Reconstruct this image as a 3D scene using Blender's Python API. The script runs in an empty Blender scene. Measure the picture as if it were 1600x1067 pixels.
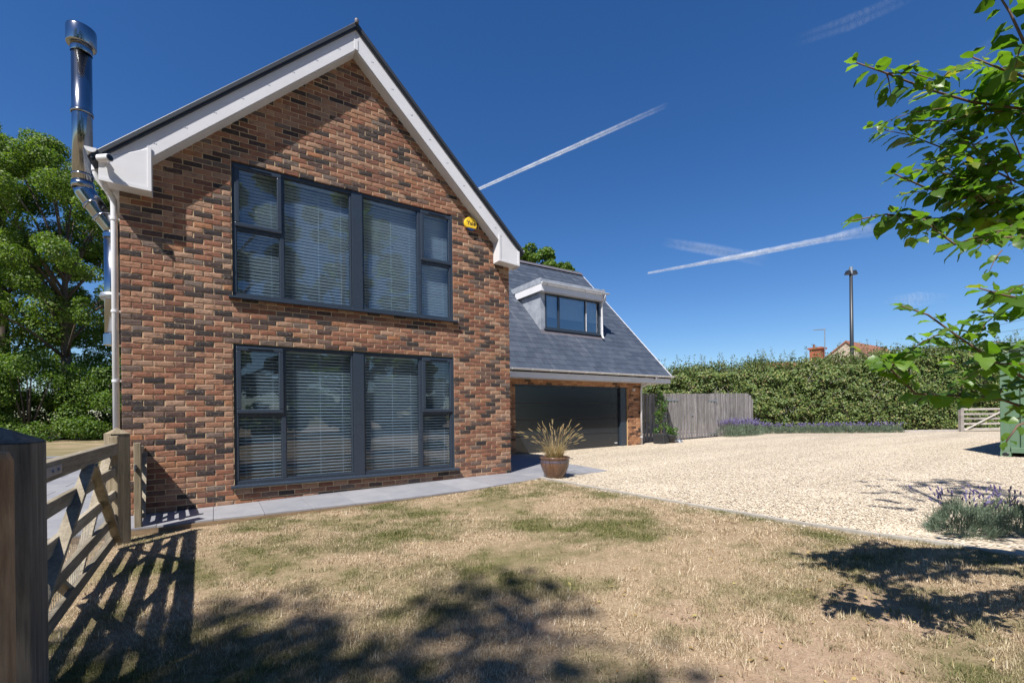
import bpy, bmesh, math, random
import numpy as np
from mathutils import Vector, Matrix, Quaternion

# ------------------------------------------------------------------ camera, sky, sun, exposure
S = bpy.context.scene
COL = S.collection
SUN_DIR = Vector((1.56, 1.0, -2.56)).normalized()          # the way the light travels
CAM = Vector((1.017, -7.674, 1.1625))
TH, ROLL, FPX, SHIFT_PX = 0.5753, 0.0112, 713.9, 113.6
cd = bpy.data.cameras.new('camera'); cam = bpy.data.objects.new('camera', cd); COL.objects.link(cam)
_r = Vector((math.cos(TH), -math.sin(TH), 0)); _f = Vector((math.sin(TH), math.cos(TH), 0)); _u = Vector((0, 0, 1))
_rc = _r * math.cos(ROLL) - _u * math.sin(ROLL); _uc = _r * math.sin(ROLL) + _u * math.cos(ROLL)
M = Matrix((_rc, _uc, -_f)).transposed().to_4x4(); M.translation = CAM
cam.matrix_world = M
cd.sensor_width = 36; cd.lens = FPX / 1600 * 36; cd.shift_y = SHIFT_PX / 1600
cd.clip_start = 0.05; cd.clip_end = 30000
S.camera = cam

W = bpy.data.worlds.new('World'); S.world = W; W.use_nodes = True
nt = W.node_tree
sky = nt.nodes.new('ShaderNodeTexSky'); sky.sky_type = 'NISHITA'; sky.sun_disc = False
sky.sun_elevation = math.asin(-SUN_DIR.z); sky.sun_rotation = math.atan2(-SUN_DIR.x, -SUN_DIR.y) % (2 * math.pi)
sky.altitude = 0; sky.air_density = 1.0; sky.dust_density = 0.1; sky.ozone_density = 5.0
hs = nt.nodes.new('ShaderNodeHueSaturation'); hs.inputs['Saturation'].default_value = 1.24; hs.inputs['Hue'].default_value = 0.508
nt.links.new(sky.outputs[0], hs.inputs['Color']); nt.links.new(hs.outputs[0], nt.nodes['Background'].inputs[0]); nt.nodes['Background'].inputs[1].default_value = 0.069
sl = bpy.data.lights.new('sun', 'SUN'); sl.energy = 5.0; sl.angle = math.radians(0.53); sl.color = (1.0, 0.955, 0.89)
so = bpy.data.objects.new('sun', sl); COL.objects.link(so)
so.rotation_mode = 'QUATERNION'; so.rotation_quaternion = SUN_DIR.to_track_quat('-Z', 'Y'); so.location = (-10, -6, 18)
S.view_settings.view_transform = 'Standard'; S.view_settings.look = 'None'
S.view_settings.exposure = 0.84; S.view_settings.gamma = 1.0; S.view_settings.use_curve_mapping = False
S.cycles.max_bounces = 8; S.cycles.transparent_max_bounces = 16
S.cycles.sample_clamp_indirect = 4.0
S.cycles.use_denoising = True

RNG = np.random.default_rng(7)
random.seed(7)

# ------------------------------------------------------------------ materials
def nodes_of(name):
    m = bpy.data.materials.new(name); m.use_nodes = True
    return m, m.node_tree, m.node_tree.nodes, m.node_tree.links, m.node_tree.nodes['Principled BSDF']

def ramp(N, stops, interp='LINEAR'):
    r = N.new('ShaderNodeValToRGB'); r.color_ramp.interpolation = interp
    els = r.color_ramp.elements
    while len(els) < len(stops): els.new(0.5)
    for e, (p, c) in zip(els, stops):
        e.position = p; e.color = (*c, 1) if len(c) == 3 else c
    return r

def noise(N, L, scale, detail=3, rough=.6, vec=None, dims='3D', w=None):
    n = N.new('ShaderNodeTexNoise'); n.noise_dimensions = dims
    n.inputs['Scale'].default_value = scale; n.inputs['Detail'].default_value = detail; n.inputs['Roughness'].default_value = rough
    if vec is not None: L.new(vec, n.inputs['Vector'])
    if w is not None: L.new(w, n.inputs['W'])
    return n

def mixc(N, L, fac, a, b, mode='MIX'):
    m = N.new('ShaderNodeMix'); m.data_type = 'RGBA'; m.blend_type = mode
    for k, v in ((0, fac), (6, a), (7, b)):
        if isinstance(v, (int, float)): m.inputs[k].default_value = v
        elif isinstance(v, tuple): m.inputs[k].default_value = (*v, 1)
        else: L.new(v, m.inputs[k])
    return m.outputs[2]

def math_(N, L, op, a, b=0.0, clamp=False):
    m = N.new('ShaderNodeMath'); m.operation = op; m.use_clamp = clamp
    for k, v in enumerate((a, b)):
        if isinstance(v, (int, float)): m.inputs[k].default_value = v
        else: L.new(v, m.inputs[k])
    return m.outputs[0]

def bump(N, L, b, height, strength, dist):
    n = N.new('ShaderNodeBump'); n.inputs['Strength'].default_value = strength; n.inputs['Distance'].default_value = dist
    L.new(height, n.inputs['Height']); L.new(n.outputs[0], b.inputs['Normal'])

def rnd_id(N, L):
    oi = N.new('ShaderNodeObjectInfo'); g = N.new('ShaderNodeNewGeometry')
    return math_(N, L, 'FRACT', math_(N, L, 'ADD', oi.outputs['Random'], g.outputs['Random Per Island'])), g.outputs['Position']

def simple(name, c1, c2=None, scale=8.0, rough=.5, metal=0.0, bmp=0.0, bdist=.002, bscale=None, rv=0.0, spec=.5):
    m, t, N, L, b = nodes_of(name)
    g = N.new('ShaderNodeNewGeometry')
    n = noise(N, L, scale, 4, .6, g.outputs['Position'])
    c2 = c2 or tuple(x * .8 for x in c1)
    r = ramp(N, [(.3, c1), (.7, c2)]); L.new(n.outputs[0], r.inputs[0]); L.new(r.outputs[0], b.inputs['Base Color'])
    b.inputs['Metallic'].default_value = metal; b.inputs['Specular IOR Level'].default_value = spec
    if rv:
        mr = N.new('ShaderNodeMapRange'); L.new(n.outputs[0], mr.inputs[0])
        mr.inputs[3].default_value = rough - rv; mr.inputs[4].default_value = rough + rv; L.new(mr.outputs[0], b.inputs['Roughness'])
    else: b.inputs['Roughness'].default_value = rough
    if bmp:
        n2 = noise(N, L, bscale or scale * 6, 4, .6, g.outputs['Position']); bump(N, L, b, n2.outputs[0], bmp, bdist)
    return m

def brick_mat(name, stops):
    m, t, N, L, b = nodes_of(name)
    rid, pos = rnd_id(N, L)
    base = ramp(N, stops); L.new(rid, base.inputs[0])
    wn = N.new('ShaderNodeTexWhiteNoise'); wn.noise_dimensions = '1D'; L.new(rid, wn.inputs['W'])
    w50 = math_(N, L, 'MULTIPLY', rid, 60.0)
    n1 = noise(N, L, 13, 4, .65, pos, '4D', w50)
    n2 = noise(N, L, 34, 5, .7, pos, '4D', w50)
    n3 = noise(N, L, 160, 3, .7, pos)
    dark = ramp(N, [(.50, (0, 0, 0)), (.68, (1, 1, 1))]); L.new(n1.outputs[0], dark.inputs[0])
    dk = math_(N, L, 'MULTIPLY', dark.outputs[0], .55)
    c = mixc(N, L, dk, base.outputs[0], (.055, .036, .032))
    pale = ramp(N, [(.52, (0, 0, 0)), (.75, (1, 1, 1))]); L.new(n2.outputs[0], pale.inputs[0])
    pk = math_(N, L, 'MULTIPLY', math_(N, L, 'MULTIPLY', pale.outputs[0], wn.outputs['Value']), .85)
    c = mixc(N, L, pk, c, (.44, .32, .24))
    c = mixc(N, L, .35, c, n3.outputs[0], 'OVERLAY')
    n5 = noise(N, L, .75, 4, .6, pos); st = ramp(N, [(.3, (.74, .73, .73)), (.7, (1.0, .99, .98))]); L.new(n5.outputs[0], st.inputs[0])
    c = mixc(N, L, 1.0, c, st.outputs[0], 'MULTIPLY')
    hv = N.new('ShaderNodeHueSaturation'); hv.inputs['Saturation'].default_value = .92; L.new(c, hv.inputs['Color']); c = hv.outputs[0]
    L.new(c, b.inputs['Base Color']); b.inputs['Roughness'].default_value = .85; b.inputs['Specular IOR Level'].default_value = .25
    hh = math_(N, L, 'ADD', n2.outputs[0], math_(N, L, 'MULTIPLY', n3.outputs[0], .6))
    bump(N, L, b, hh, .8, .006)
    return m

M_BRICK = brick_mat('multi_brick', [(0, (.034, .030, .033)), (.10, (.050, .038, .038)), (.19, (.10, .056, .048)), (.25, (.165, .125, .105)), (.35, (.18, .075, .048)),
                                    (.56, (.27, .105, .056)), (.72, (.33, .16, .092)), (.88, (.36, .22, .145)), (1, (.33, .135, .055))])
M_BRICK_BUFF = brick_mat('orange_brick', [(0, (.05, .035, .03)), (.12, (.10, .05, .035)), (.25, (.30, .12, .05)), (.6, (.44, .20, .085)), (1, (.52, .27, .13))])
M_MORTAR = simple('sand_mortar', (.56, .43, .27), (.46, .345, .205), 30, .95, bmp=.5, bdist=.004)
M_MORTAR2 = simple('sand_mortar_warm', (.46, .30, .15), (.38, .25, .12), 30, .95)
M_WHITE = simple('white_plastic', (.63, .63, .65), (.58, .58, .60), 3, .38, rv=.06)
M_WHITE_ROUGH = simple('white_board', (.61, .61, .64), (.53, .53, .56), 1.3, .45, rv=.08)
M_ANTH = simple('anthracite_frame', (.030, .041, .060), (.026, .036, .053), 5, .28, rv=.05)
M_DARKROOM = simple('room_lining', (.12, .115, .11), (.10, .10, .10), 2, .9)
M_BLIND = simple('blind_slat', (.74, .76, .79), (.70, .72, .75), 4, .45)
M_FABRIC = simple('blind_fabric', (.60, .58, .52), (.52, .50, .46), 9, .9)
M_VERGE = simple('verge_trim', (.030, .036, .046), (.025, .03, .038), 5, .45)
M_STEEL = simple('polished_steel', (.36, .37, .39), (.31, .32, .34), 2, .16, metal=1.0, rv=.02)
M_BLACK = simple('black_plastic', (.015, .016, .018), None, 6, .4)
M_GLASSDARK = simple('lens_glass', (.01, .012, .02), None, 6, .05)
M_YELLOW = simple('yellow_plastic', (.78, .52, .03), (.74, .48, .025), 5, .35)
M_BLUE = simple('blue_plastic', (.02, .045, .16), None, 5, .35)
M_GALV = simple('galvanised', (.42, .44, .46), (.33, .35, .37), 14, .42, metal=.8)
M_LEAD = simple('lead_sheet', (.22, .245, .29), (.40, .43, .47), 3.5, .55, metal=.25, bmp=.4, bdist=.01, bscale=9)
M_POT = simple('glazed_pot', (.16, .085, .05), (.095, .055, .038), 7, .22, rv=.08)
M_POTRIM = simple('glazed_rim', (.10, .085, .12), (.08, .06, .06), 12, .2)
M_PLANTER = simple('planter_weave', (.04, .042, .045), (.025, .027, .03), 22, .55, bmp=.4)
M_CONT = simple('container_paint', (.085, .155, .095), (.11, .18, .115), 2.2, .5, rv=.1, bmp=.15, bdist=.004)
M_RUST = simple('rusty_steel', (.20, .09, .045), (.13, .15, .11), 18, .8)
M_GRATE = simple('lamp_paint', (.022, .026, .032), None, 5, .45)
M_STONEWALL = simple('pale_stone_wall', (.42, .35, .27), (.26, .21, .16), 3.0, .9, bmp=.5, bdist=.05)
M_TILE = simple('red_roof_tile', (.26, .10, .06), (.17, .085, .055), 6, .85)
M_CHIMBRICK = simple('red_chimney_brick', (.34, .10, .05), (.24, .075, .04), 6, .9)
M_EDGE = simple('edging_stone', (.33, .305, .27), (.25, .23, .20), 12, .9)
M_PEBBLE = None

def wood(name, ca, cb, cc, axis_scale=(14, 14, 1.2), rough=.85, streak=60):
    m, t, N, L, b = nodes_of(name)
    tc = N.new('ShaderNodeTexCoord'); mp = N.new('ShaderNodeMapping'); mp.inputs['Scale'].default_value = axis_scale
    L.new(tc.outputs['Object'], mp.inputs[0])
    oi = N.new('ShaderNodeObjectInfo'); w = math_(N, L, 'MULTIPLY', oi.outputs['Random'], 40.0)
    n1 = noise(N, L, 1.6, 5, .65, mp.outputs[0], '4D', w); n2 = noise(N, L, 5, 8, .78, mp.outputs[0], '4D', w)
    n3 = noise(N, L, 2.2, 3, .6, tc.outputs['Object'], '4D', w)
    r = ramp(N, [(.28, ca), (.5, cb), (.75, cc)]); L.new(n1.outputs[0], r.inputs[0])
    c = mixc(N, L, .9, r.outputs[0], n2.outputs[0], 'OVERLAY')
    c = mixc(N, L, .45, c, n3.outputs[0], 'OVERLAY')
    tint = math_(N, L, 'ADD', math_(N, L, 'MULTIPLY', oi.outputs['Random'], .45), .75)
    hv = N.new('ShaderNodeHueSaturation'); L.new(c, hv.inputs['Color']); L.new(tint, hv.inputs['Value'])
    L.new(hv.outputs[0], b.inputs['Base Color']); b.inputs['Roughness'].default_value = rough; b.inputs['Specular IOR Level'].default_value = .2
    bump(N, L, b, n2.outputs[0], .6, .006)
    return m
M_FENCE = wood('weathered_board', (.10, .088, .084), (.215, .20, .20), (.33, .315, .315), (16, 16, .8))
M_GATEWOOD = wood('gate_timber', (.15, .13, .095), (.25, .215, .16), (.32, .285, .225), (14, 1.0, 14))
M_POSTWOOD = wood('post_timber', (.14, .115, .075), (.24, .195, .13), (.31, .26, .185), (16, 16, .9))
M_POSTDARK = wood('post_timber_dark', (.085, .075, .062), (.17, .15, .122), (.27, .24, .20), (16, 16, .9))
M_BARKPOST = wood('round_post_timber', (.22, .12, .06), (.34, .21, .11), (.42, .29, .17), (9, 9, 1.6))
M_SLEEPER = wood('riser_timber', (.12, .08, .05), (.20, .14, .085), (.26, .19, .12), (1, 14, 14))
M_SLEEPERGREY = wood('grey_sleeper', (.22, .20, .18), (.33, .30, .27), (.40, .37, .34), (1.2, 1.2, 10))
M_BARK = simple('bark', (.11, .085, .062), (.05, .04, .03), 7, .95, bmp=.9, bdist=.03, bscale=18)
M_TWIG = simple('twig_bark', (.15, .085, .06), (.09, .06, .045), 40, .8, bmp=.4, bdist=.002)

def slate_mat():
    m, t, N, L, b = nodes_of('slate')
    rid, pos = rnd_id(N, L)
    base = ramp(N, [(0, (.037, .048, .070)), (.5, (.047, .060, .085)), (1, (.060, .073, .098))]); L.new(rid, base.inputs[0])
    n = noise(N, L, 5, 4, .6, pos); n2 = noise(N, L, 60, 3, .6, pos)
    c = mixc(N, L, .3, base.outputs[0], n.outputs[0], 'OVERLAY')
    mp = N.new('ShaderNodeMapping'); mp.inputs['Scale'].default_value = (3.0, .22, .22); L.new(pos, mp.inputs[0])
    n4 = noise(N, L, 1.4, 4, .6, mp.outputs[0]); sr = ramp(N, [(.60, (0, 0, 0)), (.74, (1, 1, 1))]); L.new(n4.outputs[0], sr.inputs[0])
    c = mixc(N, L, math_(N, L, 'MULTIPLY', sr.outputs[0], .28), c, (.25, .26, .28))
    L.new(c, b.inputs['Base Color']); b.inputs['Roughness'].default_value = .55; b.inputs['Specular IOR Level'].default_value = .45
    bump(N, L, b, n2.outputs[0], .25, .003)
    return m
M_SLATE = slate_mat()
M_RIDGE = simple('ridge_tile', (.075, .07, .085), (.11, .10, .115), 5, .6)

def paving_mat():
    m, t, N, L, b = nodes_of('porcelain_slab')
    rid, pos = rnd_id(N, L)
    base = ramp(N, [(0, (.20, .203, .225)), (1, (.25, .252, .27))]); L.new(rid, base.inputs[0])
    n = noise(N, L, 3.5, 5, .65, pos); n2 = noise(N, L, 45, 3, .6, pos)
    c = mixc(N, L, .3, base.outputs[0], n.outputs[0], 'OVERLAY')
    dr = ramp(N, [(.55, (0, 0, 0)), (.72, (1, 1, 1))]); L.new(n.outputs[0], dr.inputs[0])
    c = mixc(N, L, math_(N, L, 'MULTIPLY', dr.outputs[0], .22), c, (.30, .26, .20))
    L.new(c, b.inputs['Base Color']); b.inputs['Roughness'].default_value = .5
    bump(N, L, b, n2.outputs[0], .15, .002)
    return m
M_PAVE = paving_mat()

def glass_mat(name, tint, base, k):
    m, t, N, L, b = nodes_of(name); N.remove(b)
    out = [n for n in N if n.type == 'OUTPUT_MATERIAL'][0]
    tr = N.new('ShaderNodeBsdfTransparent'); tr.inputs[0].default_value = (*tint, 1)
    gl = N.new('ShaderNodeBsdfGlossy'); gl.inputs['Roughness'].default_value = 0.0; gl.inputs[0].default_value = (.92, .95, 1, 1)
    fr = N.new('ShaderNodeFresnel'); fr.inputs[0].default_value = 1.5
    gb = N.new('ShaderNodeNewGeometry')
    fac = math_(N, L, 'MULTIPLY', math_(N, L, 'ADD', math_(N, L, 'MULTIPLY', fr.outputs[0], k), base, True), math_(N, L, 'SUBTRACT', 1.0, gb.outputs['Backfacing']))
    mx = N.new('ShaderNodeMixShader'); L.new(fac, mx.inputs[0]); L.new(tr.outputs[0], mx.inputs[1]); L.new(gl.outputs[0], mx.inputs[2])
    g = N.new('ShaderNodeNewGeometry'); n = noise(N, L, 1.1, 1, .5, g.outputs['Position'])
    bp = N.new('ShaderNodeBump'); bp.inputs['Strength'].default_value = .12; bp.inputs['Distance'].default_value = .02
    L.new(n.outputs[0], bp.inputs['Height']); L.new(bp.outputs[0], gl.inputs['Normal'])
    L.new(mx.outputs[0], out.inputs[0])
    return m
M_GLASS = glass_mat('window_glass', (.80, .87, .92), .028, 1.7)
M_GLASS_D = glass_mat('dormer_glass', (.72, .77, .78), .20, 2.4)

def leaf_mat(name, stops, trans=.35, rough=.45, spec=.4, tcol=(1.1, 1.25, .45)):
    m, t, N, L, b = nodes_of(name)
    out = [n for n in N if n.type == 'OUTPUT_MATERIAL'][0]
    rid, pos = rnd_id(N, L)
    r = ramp(N, stops); L.new(rid, r.inputs[0])
    n = noise(N, L, .9, 2, .5, pos)
    c = mixc(N, L, .35, r.outputs[0], n.outputs[0], 'OVERLAY')
    L.new(c, b.inputs['Base Color']); b.inputs['Roughness'].default_value = rough; b.inputs['Specular IOR Level'].default_value = spec
    tl = N.new('ShaderNodeBsdfTranslucent'); tc = mixc(N, L, 1.0, c, tcol, 'MULTIPLY'); L.new(tc, tl.inputs[0])
    mx = N.new('ShaderNodeMixShader'); mx.inputs[0].default_value = trans
    L.new(b.outputs[0], mx.inputs[1]); L.new(tl.outputs[0], mx.inputs[2]); L.new(mx.outputs[0], out.inputs[0])
    return m
M_OAK = leaf_mat('oak_leaves', [(0, (.06, .115, .016)), (.5, (.105, .175, .026)), (1, (.18, .235, .042))], .45, .5)
M_SHRUB = leaf_mat('shrub_leaves', [(0, (.05, .11, .016)), (.6, (.10, .175, .028)), (1, (.19, .25, .048))], .42, .5)
M_IVY = leaf_mat('ivy_leaves', [(0, (.06, .105, .024)), (.5, (.105, .16, .04)), (.85, (.19, .23, .07)), (1, (.29, .24, .10))], .28, .48, .35)
M_BRAMBLE = leaf_mat('hedge_shoots', [(0, (.06, .10, .025)), (.6, (.10, .15, .04)), (1, (.19, .19, .07))], .3, .5)
M_PLUM = leaf_mat('plum_leaves', [(0, (.06, .125, .018)), (.5, (.09, .18, .026)), (.93, (.135, .235, .04)), (1, (.23, .23, .055))], .55, .38, .5, (1.5, 1.6, .4))
M_POTSHRUB = leaf_mat('pot_shrub_leaves', [(0, (.04, .10, .015)), (1, (.10, .19, .03))], .35, .4)
M_LAVLEAF = leaf_mat('lavender_leaves', [(0, (.075, .115, .075)), (1, (.20, .245, .175))], .2, .7, .2, (1, 1, .7))
M_LAVFLOWER = leaf_mat('lavender_flowers', [(0, (.10, .08, .19)), (1, (.19, .17, .30))], .2, .8, .1, (1, 1, 1))
M_DRYGRASS = leaf_mat('dry_ornamental_grass', [(0, (.34, .24, .11)), (.7, (.50, .38, .20)), (1, (.22, .22, .08))], .3, .7, .2, (1, .95, .7))

# shared position masks of the lawn: where it stays green, where it is worn to soil
def lawn_masks(N, L, pos):
    n1 = noise(N, L, .85, 4, .62, pos); n2 = noise(N, L, 3.2, 3, .6, pos)
    s = math_(N, L, 'ADD', math_(N, L, 'MULTIPLY', n1.outputs[0], .7), math_(N, L, 'MULTIPLY', n2.outputs[0], .3))
    g = ramp(N, [(.45, (0, 0, 0)), (.58, (1, 1, 1))]); L.new(s, g.inputs[0])
    lush = math_(N, L, 'MULTIPLY', dist_mask(N, L, pos, (-7, 12, 0), 7.0, 15.0), math_(N, L, 'ADD', n1.outputs[0], .25), True)
    return math_(N, L, 'MAXIMUM', g.outputs[0], lush), s

def dist_mask(N, L, pos, c, r0, r1):
    v = N.new('ShaderNodeVectorMath'); v.operation = 'DISTANCE'; L.new(pos, v.inputs[0]); v.inputs[1].default_value = c
    mr = N.new('ShaderNodeMapRange'); mr.clamp = True; L.new(v.outputs['Value'], mr.inputs[0])
    mr.inputs[1].default_value = r0; mr.inputs[2].default_value = r1; mr.inputs[3].default_value = 1; mr.inputs[4].default_value = 0
    return mr.outputs[0]
SOIL_SPOTS = [((2.9, -6.75, -.05), .25, .75), ((3.55, -6.6, -.05), .2, .6), ((4.4, -6.55, -.03), .1, .6), ((2.6, -5.4, -.07), .05, .28), ((3.4, -5.9, -.05), .05, .30)]

def lawn_mat():
    m, t, N, L, b = nodes_of('lawn_ground')
    g = N.new('ShaderNodeNewGeometry'); pos = g.outputs['Position']
    gm, s = lawn_masks(N, L, pos)
    f1 = noise(N, L, 60, 4, .75, pos); f2 = noise(N, L, 14, 4, .7, pos)
    straw = ramp(N, [(.3, (.17, .12, .075)), (.7, (.42, .32, .21))]); L.new(f1.outputs[0], straw.inputs[0])
    green = ramp(N, [(.3, (.06, .065, .022)), (.7, (.16, .15, .06))]); L.new(f1.outputs[0], green.inputs[0])
    c = mixc(N, L, math_(N, L, 'MULTIPLY', gm, .8), straw.outputs[0], green.outputs[0])
    br = ramp(N, [(.52, (0, 0, 0)), (.66, (1, 1, 1))]); L.new(f2.outputs[0], br.inputs[0])
    c = mixc(N, L, math_(N, L, 'MULTIPLY', br.outputs[0], .4), c, (.20, .14, .085))
    soil = ramp(N, [(.3, (.25, .17, .115)), (.7, (.37, .27, .19))]); L.new(f2.outputs[0], soil.inputs[0])
    acc = 0.0
    for cc, r0, r1 in SOIL_SPOTS:
        acc = math_(N, L, 'MAXIMUM', acc, dist_mask(N, L, pos, cc, r0, r1))
    acc = math_(N, L, 'MULTIPLY', acc, math_(N, L, 'ADD', f2.outputs[0], .6), True)
    c = mixc(N, L, acc, c, soil.outputs[0])
    L.new(c, b.inputs['Base Color']); b.inputs['Roughness'].default_value = .95; b.inputs['Specular IOR Level'].default_value = .1
    bump(N, L, b, f1.outputs[0], .7, .02)
    return m
M_LAWN = lawn_mat()

def blade_mat():
    m, t, N, L, b = nodes_of('grass_blades')
    out = [n for n in N if n.type == 'OUTPUT_MATERIAL'][0]
    rid, pos = rnd_id(N, L)
    gm, s = lawn_masks(N, L, pos)
    straw = ramp(N, [(0, (.25, .18, .105)), (.5, (.50, .385, .25)), (.85, (.63, .52, .37)), (1, (.80, .73, .58))]); L.new(rid, straw.inputs[0])
    green = ramp(N, [(0, (.06, .085, .02)), (.5, (.10, .13, .032)), (.75, (.18, .18, .06)), (1, (.42, .33, .17))]); L.new(rid, green.inputs[0])
    c = mixc(N, L, math_(N, L, 'MULTIPLY', gm, .95), straw.outputs[0], green.outputs[0])
    L.new(c, b.inputs['Base Color']); b.inputs['Roughness'].default_value = .7; b.inputs['Specular IOR Level'].default_value = .2
    tl = N.new('ShaderNodeBsdfTranslucent'); L.new(c, tl.inputs[0])
    mx = N.new('ShaderNodeMixShader'); mx.inputs[0].default_value = .3
    L.new(b.outputs[0], mx.inputs[1]); L.new(tl.outputs[0], mx.inputs[2]); L.new(mx.outputs[0], out.inputs[0])
    return m
M_BLADE = blade_mat()

def gravel_mat():
    m, t, N, L, b = nodes_of('gravel_bed')
    g = N.new('ShaderNodeNewGeometry'); pos = g.outputs['Position']
    v = N.new('ShaderNodeTexVoronoi'); v.inputs['Scale'].default_value = 42; L.new(pos, v.inputs['Vector'])
    sep = N.new('ShaderNodeSeparateColor'); L.new(v.outputs['Color'], sep.inputs[0])
    c = ramp(N, [(0, (.09, .07, .055)), (.12, (.26, .21, .155)), (.25, (.44, .37, .28)), (.7, (.53, .455, .35)), (1, (.63, .575, .49))]); L.new(sep.outputs[0], c.inputs[0])
    edge = ramp(N, [(.35, (1, 1, 1)), (.75, (.45, .42, .38))]); L.new(v.outputs['Distance'], edge.inputs[0])
    mp = math_(N, L, 'MULTIPLY', v.outputs['Distance'], 1.0)
    col = mixc(N, L, .5, c.outputs[0], edge.outputs[0], 'MULTIPLY')
    mp2 = N.new('ShaderNodeMapping'); mp2.inputs['Rotation'].default_value = (0, 0, .25); mp2.inputs['Scale'].default_value = (.12, .8, 1); L.new(pos, mp2.inputs[0])
    n = noise(N, L, 1.1, 4, .6, mp2.outputs[0])
    col = mixc(N, L, .45, col, n.outputs[0], 'OVERLAY')
    L.new(col, b.inputs['Base Color']); b.inputs['Roughness'].default_value = .9; b.inputs['Specular IOR Level'].default_value = .2
    inv = math_(N, L, 'SUBTRACT', 1.0, mp); bump(N, L, b, inv, .9, .02)
    return m
M_GRAVEL = gravel_mat()
def pebble_mat():
    m, t, N, L, b = nodes_of('pebbles')
    rid, pos = rnd_id(N, L)
    c = ramp(N, [(0, (.075, .06, .045)), (.14, (.21, .165, .115)), (.24, (.40, .325, .235)), (.7, (.52, .435, .325)), (1, (.64, .57, .465))]); L.new(rid, c.inputs[0])
    n = noise(N, L, 90, 3, .6, pos); col = mixc(N, L, .3, c.outputs[0], n.outputs[0], 'OVERLAY')
    L.new(col, b.inputs['Base Color']); b.inputs['Roughness'].default_value = .8
    return m
M_PEBBLE = pebble_mat()
M_FIELD = simple('field_ground', (.19, .16, .07), (.11, .13, .04), .25, .95)

def trail_mat(name, dens, stretch):
    m, t, N, L, b = nodes_of(name); N.remove(b)
    out = [n for n in N if n.type == 'OUTPUT_MATERIAL'][0]
    tr = N.new('ShaderNodeBsdfTransparent'); df = N.new('ShaderNodeBsdfDiffuse'); df.inputs[0].default_value = (.95, .95, .95, 1)
    tl = N.new('ShaderNodeBsdfTranslucent'); tl.inputs[0].default_value = (.95, .95, .95, 1)
    ad = N.new('ShaderNodeMixShader'); ad.inputs[0].default_value = .5; L.new(df.outputs[0], ad.inputs[1]); L.new(tl.outputs[0], ad.inputs[2])
    lw = N.new('ShaderNodeLayerWeight'); lw.inputs[0].default_value = .5
    f = math_(N, L, 'POWER', math_(N, L, 'SUBTRACT', 1.0, lw.outputs['Facing'], True), 2.6)
    g = N.new('ShaderNodeNewGeometry'); n = noise(N, L, stretch, 5, .65, g.outputs['Position'])
    r = ramp(N, [(.22, (.12, .12, .12)), (.80, (1, 1, 1))]); L.new(n.outputs[0], r.inputs[0])
    at = N.new('ShaderNodeAttribute'); at.attribute_name = 'fade'
    k = math_(N, L, 'MULTIPLY', math_(N, L, 'MULTIPLY', f, r.outputs[0]), math_(N, L, 'MULTIPLY', at.outputs['Fac'], dens), True)
    mx = N.new('ShaderNodeMixShader'); L.new(k, mx.inputs[0]); L.new(tr.outputs[0], mx.inputs[1]); L.new(ad.outputs[0], mx.inputs[2])
    L.new(mx.outputs[0], out.inputs[0])
    return m

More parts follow.
